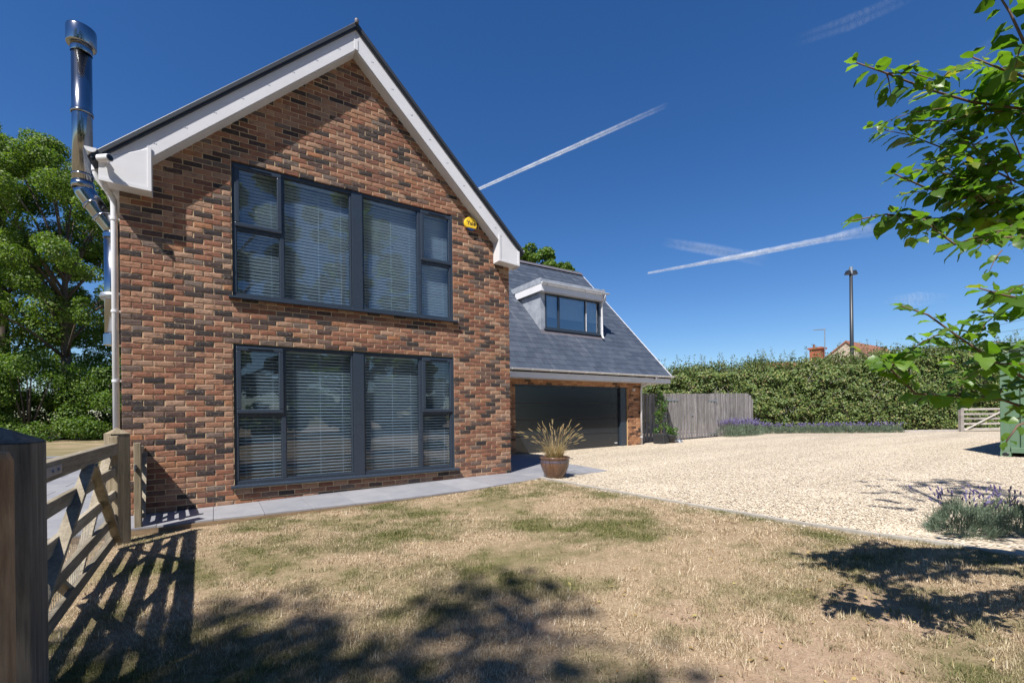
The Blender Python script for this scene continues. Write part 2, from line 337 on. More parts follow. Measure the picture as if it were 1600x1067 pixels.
# ------------------------------------------------------------------ mesh helpers
class MB:
    def __init__(s): s.v = []; s.f = []
    def add(s, vs, fs):
        o = len(s.v); s.v += [tuple(v) for v in vs]; s.f += [tuple(i + o for i in f) for f in fs]; return s
    def box(s, x0, y0, z0, x1, y1, z1):
        v = [(x, y, z) for z in (z0, z1) for y in (y0, y1) for x in (x0, x1)]
        return s.add(v, [(0, 2, 3, 1), (4, 5, 7, 6), (0, 1, 5, 4), (2, 6, 7, 3), (0, 4, 6, 2), (1, 3, 7, 5)])
    def bar(s, a, b, w, h, up=(0, 0, 1)):
        a = Vector(a); b = Vector(b); d = (b - a).normalized(); u = Vector(up)
        sd = d.cross(u)
        if sd.length < 1e-4: sd = d.cross(Vector((1, 0, 0)))
        sd.normalize(); u = sd.cross(d).normalized()
        v = [p + sd * (i * w / 2) + u * (j * h / 2) for p in (a, b) for i, j in ((-1, -1), (1, -1), (1, 1), (-1, 1))]
        return s.add(v, [(3, 2, 1, 0), (4, 5, 6, 7), (0, 1, 5, 4), (1, 2, 6, 5), (2, 3, 7, 6), (3, 0, 4, 7)])
    def prism(s, poly, axis, a0, a1):
        # poly in the two other axes (in order), extruded along axis from a0 to a1
        n = len(poly); vs = []
        for a in (a0, a1):
            for p in poly:
                q = [p[0], p[1]]; q.insert(axis, a); vs.append(q)
        fs = [tuple(range(n)), tuple(range(2 * n - 1, n - 1, -1))] + [(i + n, (i + 1) % n + n, (i + 1) % n, i) for i in range(n)]
        return s.add(vs, fs)
    def strip(s, prof, axis, a0, a1):
        n = len(prof); vs = []
        for a in (a0, a1):
            for p in prof:
                q = [p[0], p[1]]; q.insert(axis, a); vs.append(q)
        return s.add(vs, [(i, i + 1, i + 1 + n, i + n) for i in range(n - 1)])
    def tube(s, pts, rad, seg=8, cap=True):
        pts = [Vector(p) for p in pts]; n = len(pts)
        rad = [rad] * n if isinstance(rad, (int, float)) else rad
        vs = []; u = None
        for i, p in enumerate(pts):
            d = (pts[min(i + 1, n - 1)] - pts[max(i - 1, 0)]).normalized()
            if u is None:
                u = d.orthogonal().normalized()
            else:
                u = (u - d * u.dot(d)); u = u.normalized() if u.length > 1e-5 else d.orthogonal().normalized()
            w = d.cross(u)
            for k in range(seg):
                t = 2 * math.pi * k / seg; vs.append(p + (u * math.cos(t) + w * math.sin(t)) * rad[i])
        fs = [(i * seg + k, i * seg + (k + 1) % seg, (i + 1) * seg + (k + 1) % seg, (i + 1) * seg + k) for i in range(n - 1) for k in range(seg)]
        if cap: fs += [tuple(range(seg - 1, -1, -1)), tuple((n - 1) * seg + k for k in range(seg))]
        return s.add(vs, fs)
    def lathe(s, prof, c=(0, 0, 0), seg=24, sx=1.0, sy=1.0):
        vs = []; n = len(prof)
        for r, z in prof:
            for k in range(seg):
                t = 2 * math.pi * k / seg; vs.append((c[0] + r * math.cos(t) * sx, c[1] + r * math.sin(t) * sy, c[2] + z))
        fs = [(i * seg + k, i * seg + (k + 1) % seg, (i + 1) * seg + (k + 1) % seg, (i + 1) * seg + k) for i in range(n - 1) for k in range(seg)]
        return s.add(vs, fs)
    def mesh(s, name, m, smooth=False):
        me = bpy.data.meshes.new(name); me.from_pydata([tuple(v) for v in s.v], [], s.f); me.materials.append(m); me.update()
        bm = bmesh.new(); bm.from_mesh(me); bmesh.ops.recalc_face_normals(bm, faces=bm.faces); bm.to_mesh(me); bm.free()
        if smooth:
            for p in me.polygons: p.use_smooth = True
        return me
    def build(s, name, m, parent=None, smooth=False, bevel=0.0, kind=None):
        o = bpy.data.objects.new(name, s.mesh(name, m, smooth)); COL.objects.link(o)
        if parent: o.parent = parent
        if bevel:
            md = o.modifiers.new('bevel', 'BEVEL'); md.width = bevel; md.segments = 2; md.limit_method = 'ANGLE'
        if kind: o['kind'] = kind
        return o

def link_mesh(name, me, parent=None, loc=(0, 0, 0), rot=(0, 0, 0)):
    o = bpy.data.objects.new(name, me); COL.objects.link(o); o.location = loc; o.rotation_euler = rot
    if parent: o.parent = parent
    return o
def fast(name, V, F, m, parent=None, kind=None, loc=None):
    V = np.asarray(V, dtype=np.float32).reshape(-1, 3); F = np.asarray(F, dtype=np.int32)
    k = F.shape[1]; me = bpy.data.meshes.new(name)
    me.vertices.add(len(V)); me.vertices.foreach_set('co', V.ravel())
    me.loops.add(F.size); me.loops.foreach_set('vertex_index', F.ravel())
    me.polygons.add(len(F)); me.polygons.foreach_set('loop_start', np.arange(0, F.size, k, dtype=np.int32))
    me.update(calc_edges=True); me.materials.append(m)
    o = bpy.data.objects.new(name, me); COL.objects.link(o)
    if parent: o.parent = parent
    if kind: o['kind'] = kind
    if loc is not None: o.location = loc
    return o
def tag(o, label, cat, group=None):
    o['label'] = label; o['category'] = cat
    if group: o['group'] = group
    return o
def thing(name, label, cat, loc=(0, 0, 0), rz=0.0, group=None):
    o = bpy.data.objects.new(name, None); COL.objects.link(o); o.location = loc; o.rotation_euler = (0, 0, rz); o.empty_display_size = .2
    return tag(o, label, cat, group)
def struct(o): o['kind'] = 'structure'; return o

def unit(v): return v / np.maximum(np.linalg.norm(v, axis=1, keepdims=True), 1e-6)
def leaf_quads(P, Nn, size, rng, aspect=.55, fold=.18):
    """one folded rhombus per leaf, centred on P, facing roughly Nn"""
    n = len(P); size = np.broadcast_to(np.asarray(size, float), (n,))[:, None]
    a = unit(np.cross(Nn, rng.normal(size=(n, 3)))); b = unit(np.cross(Nn, a))
    v0 = P - a * size * .5; v2 = P + a * size * .5
    v1 = P + b * size * aspect * .5 + Nn * size * fold; v3 = P - b * size * aspect * .5 + Nn * size * fold
    V = np.stack([v0, v1, v2, v3], 1).reshape(-1, 3)
    i = np.arange(n)[:, None] * 4
    F = np.concatenate([i + np.array([[0, 1, 2]]), i + np.array([[0, 2, 3]])], 1).reshape(-1, 3)
    return V, F
def blob_points(blobs, count, rng, shell=.5):
    B = np.array(blobs, float); w = B[:, 3] ** 2; idx = rng.choice(len(B), count, p=w / w.sum())
    d = unit(rng.normal(size=(count, 3))); r = (shell + (1 - shell) * rng.random(count) ** .6)[:, None]
    P = B[idx, :3] + d * B[idx, 3:4] * r * np.array([1, 1, .78])
    Nn = unit(d + np.array([0, 0, .5]) + rng.normal(size=(count, 3)) * .8)
    return P, Nn

# ------------------------------------------------------------------ ground
def lawn_z(x): return np.where(np.asarray(x) < 0, -.19, -.19 + .18 * np.clip(np.asarray(x) / 5.6, 0, 1))
def gravel_z(x): return .15 * np.clip((np.asarray(x) - 9.0) / 12.0, 0, 1)
EDGE = [(-60, 6.9), (-9.5, 6.9), (-7.6, 6.52), (-6.85, 6.33), (-6.36, 6.26), (-5.8, 6.12), (-5.0, 6.06), (-4.0, 6.01), (-3.1, 5.99), (-1.97, 5.96), (-1.0, 5.95), (60, 5.95)]
def edge_x(y): return np.interp(y, [e[0] for e in EDGE], [e[1] for e in EDGE])
PATH_EDGE = [(-3.3, -.9), (0, -.9), (.8, -.92), (2.1, -1.08), (3.2, -1.2), (4.2, -1.24), (5.2, -1.14), (5.95, -1.0)]
def path_y(x): return np.interp(x, [e[0] for e in PATH_EDGE], [e[1] for e in PATH_EDGE])
def path_z(x): return -.10 + .10 * np.clip(np.asarray(x) / 5.6, 0, 1)

def grid_sheet(name, xs, ys, zf, m):
    X, Y = np.meshgrid(xs, ys, indexing='ij'); return X, Y
def sheet(name, X, Y, Z, m):
    nx, ny = X.shape; V = np.stack([X, Y, Z], -1).reshape(-1, 3)
    i = np.arange(nx * ny).reshape(nx, ny)
    F = np.stack([i[:-1, :-1], i[1:, :-1], i[1:, 1:], i[:-1, 1:]], -1).reshape(-1, 4)
    o = fast(name, V, F, m)
    for p in o.data.polygons: p.use_smooth = True
    return struct(o)
g = 900.0
sheet('ground', *[np.array(a, float) for a in np.meshgrid([-g, -100, 0, 100, g], [-g, -100, 0, 100, g], indexing='ij')], np.full((5, 5), -.32), M_FIELD)
# lawn: from far left to the edging line
ts = np.concatenate([np.linspace(0, .75, 16), np.linspace(.78, 1, 24)])
ys = np.concatenate([np.linspace(-60, -9, 12), np.linspace(-8.6, 0, 40), np.linspace(.5, 60, 14)])
T, Y = np.meshgrid(ts, ys, indexing='ij'); Xr = edge_x(Y); X = -60 + (Xr + 60) * T
Z = lawn_z(X) + .012 * np.sin(X * 1.7 + Y) * np.cos(Y * 1.3) * (X > -8)
lawn = sheet('lawn', X, Y, Z, M_LAWN)
# gravel: from the edging to the far boundary
us = np.concatenate([np.linspace(0, .25, 30), np.linspace(.3, 1, 14)])
T, Y = np.meshgrid(us, np.concatenate([np.linspace(-60, -9, 8), np.linspace(-8.5, 12, 42), np.linspace(14, 40, 6)]), indexing='ij')
X = edge_x(Y) + .02 + (64 - edge_x(Y)) * T
sheet('gravel_drive', X, Y, gravel_z(X) - .012 + .008 * np.sin(X * 2.1) * np.sin(Y * 1.7), M_GRAVEL)

# ------------------------------------------------------------------ the house
house = thing('brick_house', 'two storey multi-red brick gabled house with slate roof and double garage', 'house', (0, 0, 0))
HW = 26.5 * .225
XC, PITCH, APEX = 2.96, .957, 7.03           # gable centre, slope, lower edge of the barge at the apex
def barge_low(x): return APEX - PITCH * abs(x - XC)
WIN = [(1.236, .181, 4.72, 2.227), (1.236, 2.902, 4.72, 4.860)]

# mortar plane of the gable wall, with the window holes left open (built of butted slabs)
wall = MB()
ty = (.0085, .30)
def wslab(x0, z0, x1, z1): wall.box(x0, ty[0], z0, x1, ty[1], z1)
x0, x1 = 1.236, 4.72
wslab(.004, -.3, x0, 4.15); wslab(x1, -.3, HW - .004, 4.15)
wslab(x0, -.3, x1, .16); wslab(x0, 2.227, x1, 2.88); wslab(x0, 4.86, x1, 4.95)
# gable part
def gz(x): return barge_low(x) + .12
wall.prism([(.004, 4.15), (x0, 4.15), (x0, gz(x0)), (.004, gz(.004))], 1, *ty)
wall.prism([(x1, 4.15), (HW - .004, 4.15), (HW - .004, gz(HW - .004)), (x1, gz(x1))], 1, *ty)
wall.prism([(x0, 4.95), (x1, 4.95), (x1, gz(x1)), (XC, gz(XC)), (x0, gz(x0))], 1, *ty)
wall_o = wall.build('wall', M_MORTAR, house); wall_o['label'] = 'front gable wall of mixed red and charcoal bricks'
# side walls and back of the wing (mortar coloured brick faces on the sides)
sw = MB(); sw.box(.004, .30, -.3, .25, 11.0, 4.15); sw.box(HW - .25, .30, -.3, HW - .004, 3.40, 4.15); sw.prism([(.25, -.3), (HW - .25, -.3), (HW - .25, 4.3), (XC, 6.9), (.25, 4.3)], 1, 10.75, 11.0)
sw.build('side_wall', M_BRICK, house)
ic = MB(); ic.prism([(.26, -.1), (HW - .26, -.1), (HW - .26, 4.3), (4.4, 5.4), (1.5, 5.4), (.26, 4.3)], 1, .9, .94); ic.box(.26, .32, -.14, HW - .26, 10.7, -.1); ic.box(.26, .31, 2.5, HW - .26, .9, 2.56)
ic.build('inner_wall', M_DARKROOM, house)

def brick_mesh(name, L, H, rng, m):
    """a brick whose arrises are knocked about: front at y=0, depth 60 mm"""
    e = lambda s: rng.uniform(-s, s)
    c = [(-L / 2, -H / 2), (L / 2, -H / 2), (L / 2, H / 2), (-L / 2, H / 2)]
    outer = [(x + e(.002), .0045 + e(.002), z + e(.002)) for x, z in c]
    inner = [(x * (1 - .014 / abs(2 * x) * 1) - math.copysign(.004, x) + e(.002), e(.0018), z - math.copysign(.0045, z) + e(.0015)) for x, z in c]
    mid = [(x * .5 + e(.01), -.0012 + e(.0018), z * .2) for x, z in ((-L / 2, 0), (L / 2, 0))]
    back = [(x, .05, z) for x, z in c]
    V = inner + mid + outer + back
    F = [(0, 1, 5, 4), (4, 5, 2, 3), (0, 4, 3), (1, 2, 5)]
    for i in range(4):
        j = (i + 1) % 4; F += [(6 + i, 6 + j, j, i), (10 + i, 10 + j, 6 + j, 6 + i)]
    b = MB(); b.add(V, F); return b

rngp = random.Random(3)
BR = {}
def bricks_for(L):
    k = round(L, 3)
    if k not in BR: BR[k] = [brick_mesh('brick', L - .002, .0628, rngp, M_BRICK) for _ in range(6)]
    return BR[k]
rows = []
for r in range(-31, 68):
    zc = 2.227 + (r + .5) * .075
    if zc < -.24: continue
    half = (r % 2 == 1)
    xs = [(0, .1075)] if half else []
    x = .1125 if half else 0.0
    while x < HW - .01:
        xe = min(x + .215, HW - .002); xs.append((x, xe)); x += .225
    for a, b_ in xs:
        segs = [(a, b_)]
        for wx0, wz0, wx1, wz1 in WIN:
            if wz0 - .02 < zc < wz1:
                ns = []
                for p, q in segs:
                    if q <= wx0 or p >= wx1: ns.append((p, q))
                    else:
                        if p < wx0 - .02: ns.append((p, wx0 - .004))
                        if q > wx1 + .02: ns.append((wx1 + .004, q))
                segs = ns
        for p, q in segs:
            if zc - .03 > barge_low((p + q) / 2) + .06: continue
            if q - p < .02: continue
            rows.append((p, q, zc))
def px_size(p, q, z):
    c = Vector(((p + q) / 2, 0, z)) - CAM; d = c.dot(_f); return (q - p) * .065 / d ** 2 * abs(c.normalized().y)
vis = [b for b in rows if -.05 < b[2] and b[2] < barge_low((b[0] + b[1]) / 2) - .05]
vis.sort(key=lambda b: -px_size(*b)); single = set(vis[:300])
mesh_cache = {}
rest = MB()
for b in rows:
    p, q, zc = b; Lb = q - p; var = rngp.randrange(6)
    mbx = bricks_for(Lb)[var]; dy = rngp.uniform(-.003, .003); tz = rngp.uniform(-.0012, .0012)
    if b in single:
        key = (round(Lb, 3), var)
        if key not in mesh_cache: mesh_cache[key] = mbx.mesh('brick', M_BRICK)
        link_mesh('brick', mesh_cache[key], wall_o, ((p + q) / 2, dy, zc + tz), (0, rngp.uniform(-.006, .006), 0))
    else:
        rest.add([(v[0] + (p + q) / 2, v[1] + dy, v[2] + zc + tz) for v in mbx.v], mbx.f)
rest.build('brickwork', M_BRICK, wall_o, kind='stuff')

# garage front wall (recessed wing): brick piers and head, Y = 3.4
YG = 3.40; GX0, GX1, GZ = 8.32, 12.97, 2.055; GXR = 13.66
gw = MB(); gw.box(HW - .004, YG + .012, -.1, GX0, YG + .3, 2.5); gw.box(GX1, YG + .012, -.1, GXR - .004, YG + .3, 2.5); gw.box(GX0, YG + .012, GZ, GX1, YG + .3, 2.5)
gwall = gw.build('garage_wall', M_MORTAR2, house); gwall['label'] = 'orange brick garage front wall'
gb = MB(); rg = random.Random(5)
for r in range(-1, 33):
    zc = 2.19 - (r + .5) * .075
    if zc < -.05: break
    x = HW - (.1125 if r % 2 else 0)
    while x < GXR - .01:
        a, b_ = max(x, HW), min(x + .215, GXR); x += .225
        if zc < GZ + .02 and a < GX1 and b_ > GX0:
            if a < GX0 - .03: b_ = GX0 - .004
            elif b_ > GX1 + .03: a = GX1 + .004
            else: continue
        if b_ - a < .03: continue
        mbx = brick_mesh('brick', b_ - a, .065, rg, M_BRICK_BUFF); dy = YG + rg.uniform(-.002, .002)
        gb.add([(v[0] + (a + b_) / 2, v[1] + dy, v[2] + zc) for v in mbx.v], mbx.f)
gb.build('brickwork', M_BRICK_BUFF, gwall, kind='stuff')
ms = MB(); ms.box(GXR - .25, YG + .3, -.1, GXR, 11.6, 2.5); ms.box(HW, 11.35, -.1, GXR - .25, 11.6, 2.5)
ms.prism([(YG + .3, 2.5), (11.6, 2.5), (7.65, 7.0)], 0, GXR - .25, GXR); ms.build('side_wall', M_BRICK_BUFF, house)

# garage door: four horizontal panels, recessed
gd = MB(); gd.box(GX0 + .002, YG + .10, -.02, GX0 + .05, YG + .17, GZ - .002); gd.box(GX1 - .30, YG + .05, -.02, GX1 - .002, YG + .17, GZ - .002)
gd.box(GX0 + .05, YG + .10, GZ - .06, GX1 - .30, YG + .17, GZ - .002)
m_gd, _, N_, L_, b_gd = nodes_of('garage_door_paint')
b_gd.inputs['Base Color'].default_value = (.017, .021, .026, 1); b_gd.inputs['Roughness'].default_value = .22; b_gd.inputs['Specular IOR Level'].default_value = .6
gg = N_.new('ShaderNodeNewGeometry'); nn = noise(N_, L_, 120, 2, .5, gg.outputs['Position']); bump(N_, L_, b_gd, nn.outputs[0], .06, .002)
door = gd.build('garage_door', M_ANTH, house, bevel=.004); door['label'] = 'wide dark grey sectional garage door'
for k in range(4):
    h = (GZ - .06 + .01) / 4
    p = MB(); p.box(GX0 + .052, YG + .125, -.01 + k * h + .004, GX1 - .302, YG + .16, -.01 + (k + 1) * h - .004); p.build('door_panel', m_gd, door, bevel=.006)
bd = MB(); bd.box(GX1 - .52, YG + .119, .13, GX1 - .40, YG + .1245, .16); bd.build('door_badge', M_WHITE, door)

# floor slab threshold of the garage
tb = MB(); tb.box(HW, YG - .01, -.1, GXR, YG + .4, -.021); tb.build('garage_floor', M_EDGE, house)

# ---------------- windows of the gable
def frame_rect(mb, x0, z0, x1, z1, t, y0, y1):
    mb.box(x0, y0, z0, x1, y1, z0 + t); mb.box(x0, y0, z1 - t, x1, y1, z1)
    mb.box(x0, y0, z0 + t, x0 + t, y1, z1 - t); mb.box(x1 - t, y0, z0 + t, x1, y1, z1 - t)
def gable_window(wz0, wz1, sash_z, where):
    x0, x1 = 1.238, 4.718; z0, z1 = wz0 + .002, wz1 - .002
    f = MB(); ya, yb = .032, .12
    frame_rect(f, x0, z0, x1, z1, .055, ya, yb)
    for a, b_ in ((1.857, 1.917), (2.889, 2.918), (3.09, 3.107), (4.058, 4.122)): f.box(a, ya + .006, z0 + .055, b_, yb, z1 - .055)
    for a, b_ in ((x0 + .055, 1.857), (4.122, x1 - .055)): f.box(a, ya + .008, sash_z - .045, b_, yb, sash_z + .012)
    win = f.build('window', M_ANTH, house, bevel=.006); win['label'] = where + ' floor window with four lights and slatted blinds'
    cl_ = MB(); cl_.box(x1 - .02, .0045, z0, x1 + .001, ya - .001, z1); cl_.build('reveal_cover', M_ANTH, win)  # added dark strip that hides the bright sunlit mortar of the right reveal
    cp = MB(); cp.box(2.919, ya - .012, z0 + .002, 3.089, yb - .01, z1 - .004); cp.build('mullion_cover', M_ANTH, win, bevel=.004)
    s = MB(); s.prism([(-.075, wz0 - .035), (-.075, wz0 - .004), (.031, wz0 + .008), (.031, wz0 - .035)], 0, 1.19, 4.795)
    s.build('sill', M_ANTH, win, bevel=.004)
    for a, b_ in ((1.272, 1.885), (4.112, 4.722)):
        q = MB(); y = (ya - .022, ya + .028)
        frame_rect(q, a, sash_z, min(b_, 4.712), z1 - .035, .062, *y); sh = q.build('sash', M_ANTH, win, bevel=.01)
        v = MB(); mid = (a + b_) / 2; v.box(mid - .16, ya - .034, z1 - .062, mid + .16, ya - .022, z1 - .046); v.build('vent', M_ANTH, sh)
        p = MB(); p.box(a + .05, ya + .006, sash_z + .05, b_ - .06, ya + .012, z1 - .09); p.build('pane', M_GLASS, sh)
    for a, b_, c, d in ((1.29, 1.858, z0 + .05, sash_z - .044), (1.915, 2.892, z0 + .05, z1 - .05), (3.105, 4.06, z0 + .05, z1 - .05), (4.12, 4.665, z0 + .05, sash_z - .044)):
        p = MB(); yy = ya + .034; p.box(a, yy, c, b_, yy + .006, d); p.build('pane', M_GLASS, win)
        bd = MB(); frame_rect(bd, a - .002, c - .002, b_ + .002, d + .002, .014, yy - .014, yy - .001); bd.build('glazing_bead', M_ANTH, win)
    return win
gable_window(*[(.181, 2.227), (2.902, 4.86)][0], 1.215, 'ground')
gable_window(2.902, 4.86, 3.925, 'upper')

# venetian blinds: each hangs behind its own light, every slat a part
SLAT_GROUP = 'slatted blinds behind the gable windows'
def blind(x0, x1, z0, z1, label, tilt):
    t = thing('venetian_blind', label, 'blind', ((x0 + x1) / 2, .165, z0), 0, SLAT_GROUP)
    w = x1 - x0; h = z1 - z0
    hr = MB(); hr.box(-w / 2, -.028, h - .05, w / 2, .028, h); hr.build('headrail', M_BLIND, t)
    sm = MB(); n = 5
    prof = [(-.025 + .05 * k / (n - 1), .003 * (1 - (2 * k / (n - 1) - 1) ** 2)) for k in range(n)]
    top = prof; bot = [(y, z - .0025) for y, z in reversed(prof)]
    sm.prism(top + bot, 0, -w / 2, w / 2); me = sm.mesh('slat', M_BLIND)
    k = 0; z = .03
    while z < h - .07:
        link_mesh('slat', me, t, (0, 0, z), (math.radians(-tilt + random.uniform(-2.0, 2.0)), random.uniform(-.0012, .0012), 0)); z += .049
    for fx in ([-.3, .3] if w < .7 else [-.36, 0.02, .36]):
        c = MB(); c.box(w * fx - .0022, -.0285, 0, w * fx + .0022, -.0265, h - .05); c.build('ladder_cord', M_BLIND, t)
    br = MB(); br.box(-w / 2, -.026, 0, w / 2, .026, .018); br.build('bottom_rail', M_BLIND, t)
for (nm, z0, z1, tl) in (('ground', .215, 2.19, 26), ('upper', 2.935, 4.82, 20)):
    blind(1.265, 1.875, z0, z1, f'narrow white slatted blind at left end of the {nm} floor window', tl)
    blind(1.90, 2.91, z0, z1, f'wide white slatted blind left of the thick mullion, {nm} floor window', tl)
    blind(3.095, 4.075, z0, z1, f'wide white slatted blind right of the thick mullion, {nm} floor window', tl + 3)
    blind(4.10, 4.70, z0, z1, f'narrow white slatted blind at right end of the {nm} floor window', tl + (12 if nm == 'upper' else 0))

# ---------------- wing roof, barge boards, boxes
YB = -.205
for sgn in (-1, 1):
    xe = XC + sgn * 3.10
    b = MB(); b.prism([(XC, APEX), (xe, barge_low(xe)), (xe, barge_low(xe) + .315), (XC, APEX + .315)], 1, YB, YB + .022)
    bo = b.build('barge_board', M_WHITE_ROUGH, house, bevel=.004)
    sc = MB()
    for k in range(9):
        for dk in (0, .055):
            x = XC + sgn * (.25 + k * .33 + dk * .4); z = barge_low(x) + .14 + dk * .45
            sc.lathe([(0, .004), (.007, .003), (.008, 0)], (0, 0, 0), 6)
            n = 18; vs = sc.v[-n:]; sc.v = sc.v[:-n] + [(x + v[0], YB - v[2], z + v[1]) for v in vs]
    sc.build('screw', M_GALV, bo)
    s = MB(); s.prism([(XC, APEX - .012), (xe, barge_low(xe) - .012), (xe, barge_low(xe) + .004), (XC, APEX + .004)], 1, YB + .0225, .02)
    s.build('soffit', M_WHITE_ROUGH, house)
ac = MB(); ac.prism([(XC - .03, APEX - .006), (XC + .03, APEX - .006), (XC + .03, APEX + .16), (XC - .03, APEX + .16)], 1, YB - .008, YB - .001)
ac.build('apex_trim', M_WHITE, house, bevel=.003)
# boxed ends
lb = MB(); lb.prism([(-.165, 4.10), (.346, 4.085), (.346, barge_low(.346) + .12), (-.165, barge_low(-.165) + .312)], 1, YB - .010, .011)
lbo = lb.build('eaves_box', M_WHITE, house, bevel=.004)
tr = MB(); tr.box(.312, YB - .022, 4.083, .352, YB - .011, 4.66); tr.build('corner_trim', M_WHITE, lbo, bevel=.003)
tr = MB(); tr.prism([(-.165, 4.098), (.311, 4.085), (.311, 4.128), (-.165, 4.141)], 1, YB - .02, YB - .0105); tr.build('edge_trim', M_WHITE, lbo)
rb = MB(); rb.prism([(5.60, 4.105), (6.065, 4.075), (6.065, barge_low(6.065) + .305), (5.60, barge_low(5.60) + .1)], 1, YB - .010, .011)
rbo = rb.build('eaves_box', M_WHITE, house, bevel=.004)
tr = MB(); tr.box(5.596, YB - .022, 4.10, 5.636, YB - .011, 4.64); tr.build('corner_trim', M_WHITE, rbo, bevel=.003)
tr = MB(); tr.box(6.03, YB - .022, 4.072, 6.069, YB - .011, 4.36); tr.build('corner_trim', M_WHITE, rbo, bevel=.003)
tr = MB(); tr.prism([(5.636, 4.102), (6.03, 4.076), (6.03, 4.118), (5.636, 4.144)], 1, YB - .02, YB - .0105); tr.build('edge_trim', M_WHITE, rbo)
# eaves along the sides
e = MB(); e.box(-.165, .011, 4.10, -.145, 11.0, 4.40); e.box(-.145, .011, 4.10, .002, 11.0, 4.115); e.box(6.045, .011, 4.085, 6.065, 3.3, 4.36); e.box(HW, .011, 4.085, 6.045, 3.3, 4.10)
e.build('fascia', M_WHITE, house)
# roof slabs with a dark verge and slate courses
YV = -.252
for sgn in (-1, 1):
    xo = XC + sgn * 3.19
    zt = lambda x: APEX + .315 - PITCH * abs(x - XC)
    r = MB(); r.prism([(XC, zt(XC) + .002), (xo, zt(xo) + .002), (xo, zt(xo) + .085), (XC, zt(XC) + .085)], 1, YV + .03, 11.05)
    ro = r.build('roof', M_SLATE, house)
    v = MB(); v.prism([(XC, zt(XC) + .03), (xo, zt(xo) + .03), (xo, zt(xo) + .105), (XC, zt(XC) + .105)], 1, YV, YV + .029)
    v.build('verge_trim', M_VERGE, ro, bevel=.006)
    u = MB(); u.prism([(XC, zt(XC) + .002), (xo, zt(xo) + .002), (xo, zt(xo) + .029), (XC, zt(XC) + .029)], 1, YV + .012, YV + .0295); u.build('verge_trim', M_BLACK, ro)
    cs = MB(); nc = 17; ang = math.atan(PITCH); Ls = 3.19 / math.cos(ang)
    for k in range(nc):
        s0 = k * Ls / nc; s1 = (k + 1.15) * Ls / nc
        q = lambda s, h: (XC + sgn * s * math.cos(ang) + sgn * h * math.sin(ang), zt(XC) + .09 - s * math.sin(ang) + h * math.cos(ang))
        y = YV + .03 - (.15 if k % 2 else 0)
        while y < 11:
            a, b_ = max(y + .003, YV + .031), min(y + .297, 11.04); y += .3
            p0, p1, p2, p3 = q(s0, 0), q(s1, .012), q(s1, .017), q(s0, .005)
            cs.prism([p0, p1, p2, p3], 1, a, b_)
    cs.build('slate_course', M_SLATE, ro, kind='stuff')
rt = MB()
for k in range(24):
    y0 = YV + .03 + k * .46
    rt.prism([(XC - .14, APEX + .315 - .01), (XC, APEX + .315 + .125), (XC + .14, APEX + .315 - .01), (XC, APEX + .315 + .10)], 1, y0, y0 + .455)
rt.build('ridge_tiles', M_RIDGE, house, kind='stuff')
ce = MB(); ce.lathe([(0, -.03), (.03, -.03), (.035, 0), (.03, .03), (0, .03)], (XC, YV - .01, APEX + .41), 10); ce.build('ridge_cap', M_RIDGE, house)

# gutters: half-round trough along an axis
def gutter(name, axis, a0, a1, c0, c1, rad, parent, m=M_WHITE, ends=True):
    outer = [(c0 + rad * math.cos(t), c1 + rad * math.sin(t)) for t in np.linspace(math.pi, 2 * math.pi, 11)]
    inner = [(c0 + (rad - .006) * math.cos(t), c1 + (rad - .006) * math.sin(t)) for t in np.linspace(2 * math.pi, math.pi, 11)]
    b = MB(); b.prism(outer + inner, axis, a0, a1)
    if ends: b.prism(outer, axis, a0 - .006, a0 + .004); b.prism(outer, axis, a1 - .004, a1 + .006)
    return b.build(name, m, parent)
gl_ = gutter('gutter', 1, YB - .06, 11.0, -.228, 4.455, .058, house)
gr_ = gutter('gutter', 1, YB - .02, 3.3, 6.125, 4.40, .056, house)
# swan-neck and left downpipe
dp = MB(); dp.tube([(-.225, .02, 4.41), (-.225, .02, 4.26), (-.20, .03, 4.19), (-.10, .06, 4.06), (-.065, .07, 3.98), (-.062, .07, 3.85), (-.062, .07, -.08)], .036, 12)
dpo = dp.build('downpipe', M_WHITE, house, smooth=True); dpo['label'] = 'white downpipe with a swan neck on the left corner'
for z in (3.74, 2.55, 1.65, .6):
    c = MB(); c.lathe([(.036, -.015), (.043, -.015), (.043, .015), (.036, .015)], (-.062, .07, z), 14); c.box(-.03, .055, z - .012, .006, .085, z + .012); c.build('pipe_clip', M_WHITE, dpo)
c = MB(); c.lathe([(.036, -.04), (.045, -.04), (.045, .03), (.036, .03)], (-.225, .02, 4.33), 14); c.build('pipe_collar', M_WHITE, dpo)

# ---------------- main roof over the garage
YE, ZE, YR, ZR, XR = 2.95, 2.46, 7.65, 7.32, 14.70
SL = (ZR - ZE) / (YR - YE); RA = math.atan(SL); RL = (YR - YE) / math.cos(RA)
mr = MB(); X0R = HW - .6
mr.prism([(YE, ZE - .10), (YR, ZR - .10), (2 * YR - YE, ZE - .10), (2 * YR - YE, ZE - .02), (YR, ZR - .02), (YE, ZE - .02)], 0, HW - .02, XR)
mroof = mr.build('roof', M_SLATE, house); mroof['label'] = 'grey slate roof over the garage'
DX0, DX1, DY, DZ0, DZ1 = 9.94, 12.65, 4.306, 3.862, 5.13
slates = []
nc = 27; gauge = RL / nc
for k in range(nc):
    x = HW + .01 - (.15 if k % 2 else 0) + .05
    while x < XR - .02:
        a, b_ = max(x + .004, HW + .005), min(x + .296, XR - .005); x += .3
        yc = YE + (k + .5) * gauge * math.cos(RA); zc_ = ZE + (k + .5) * gauge * math.sin(RA)
        if b_ - a < .03: continue
        if DX0 + .06 < a and b_ < DX1 - .06 and DY + .2 < yc < 5.7: continue
        slates.append((a, b_, k))
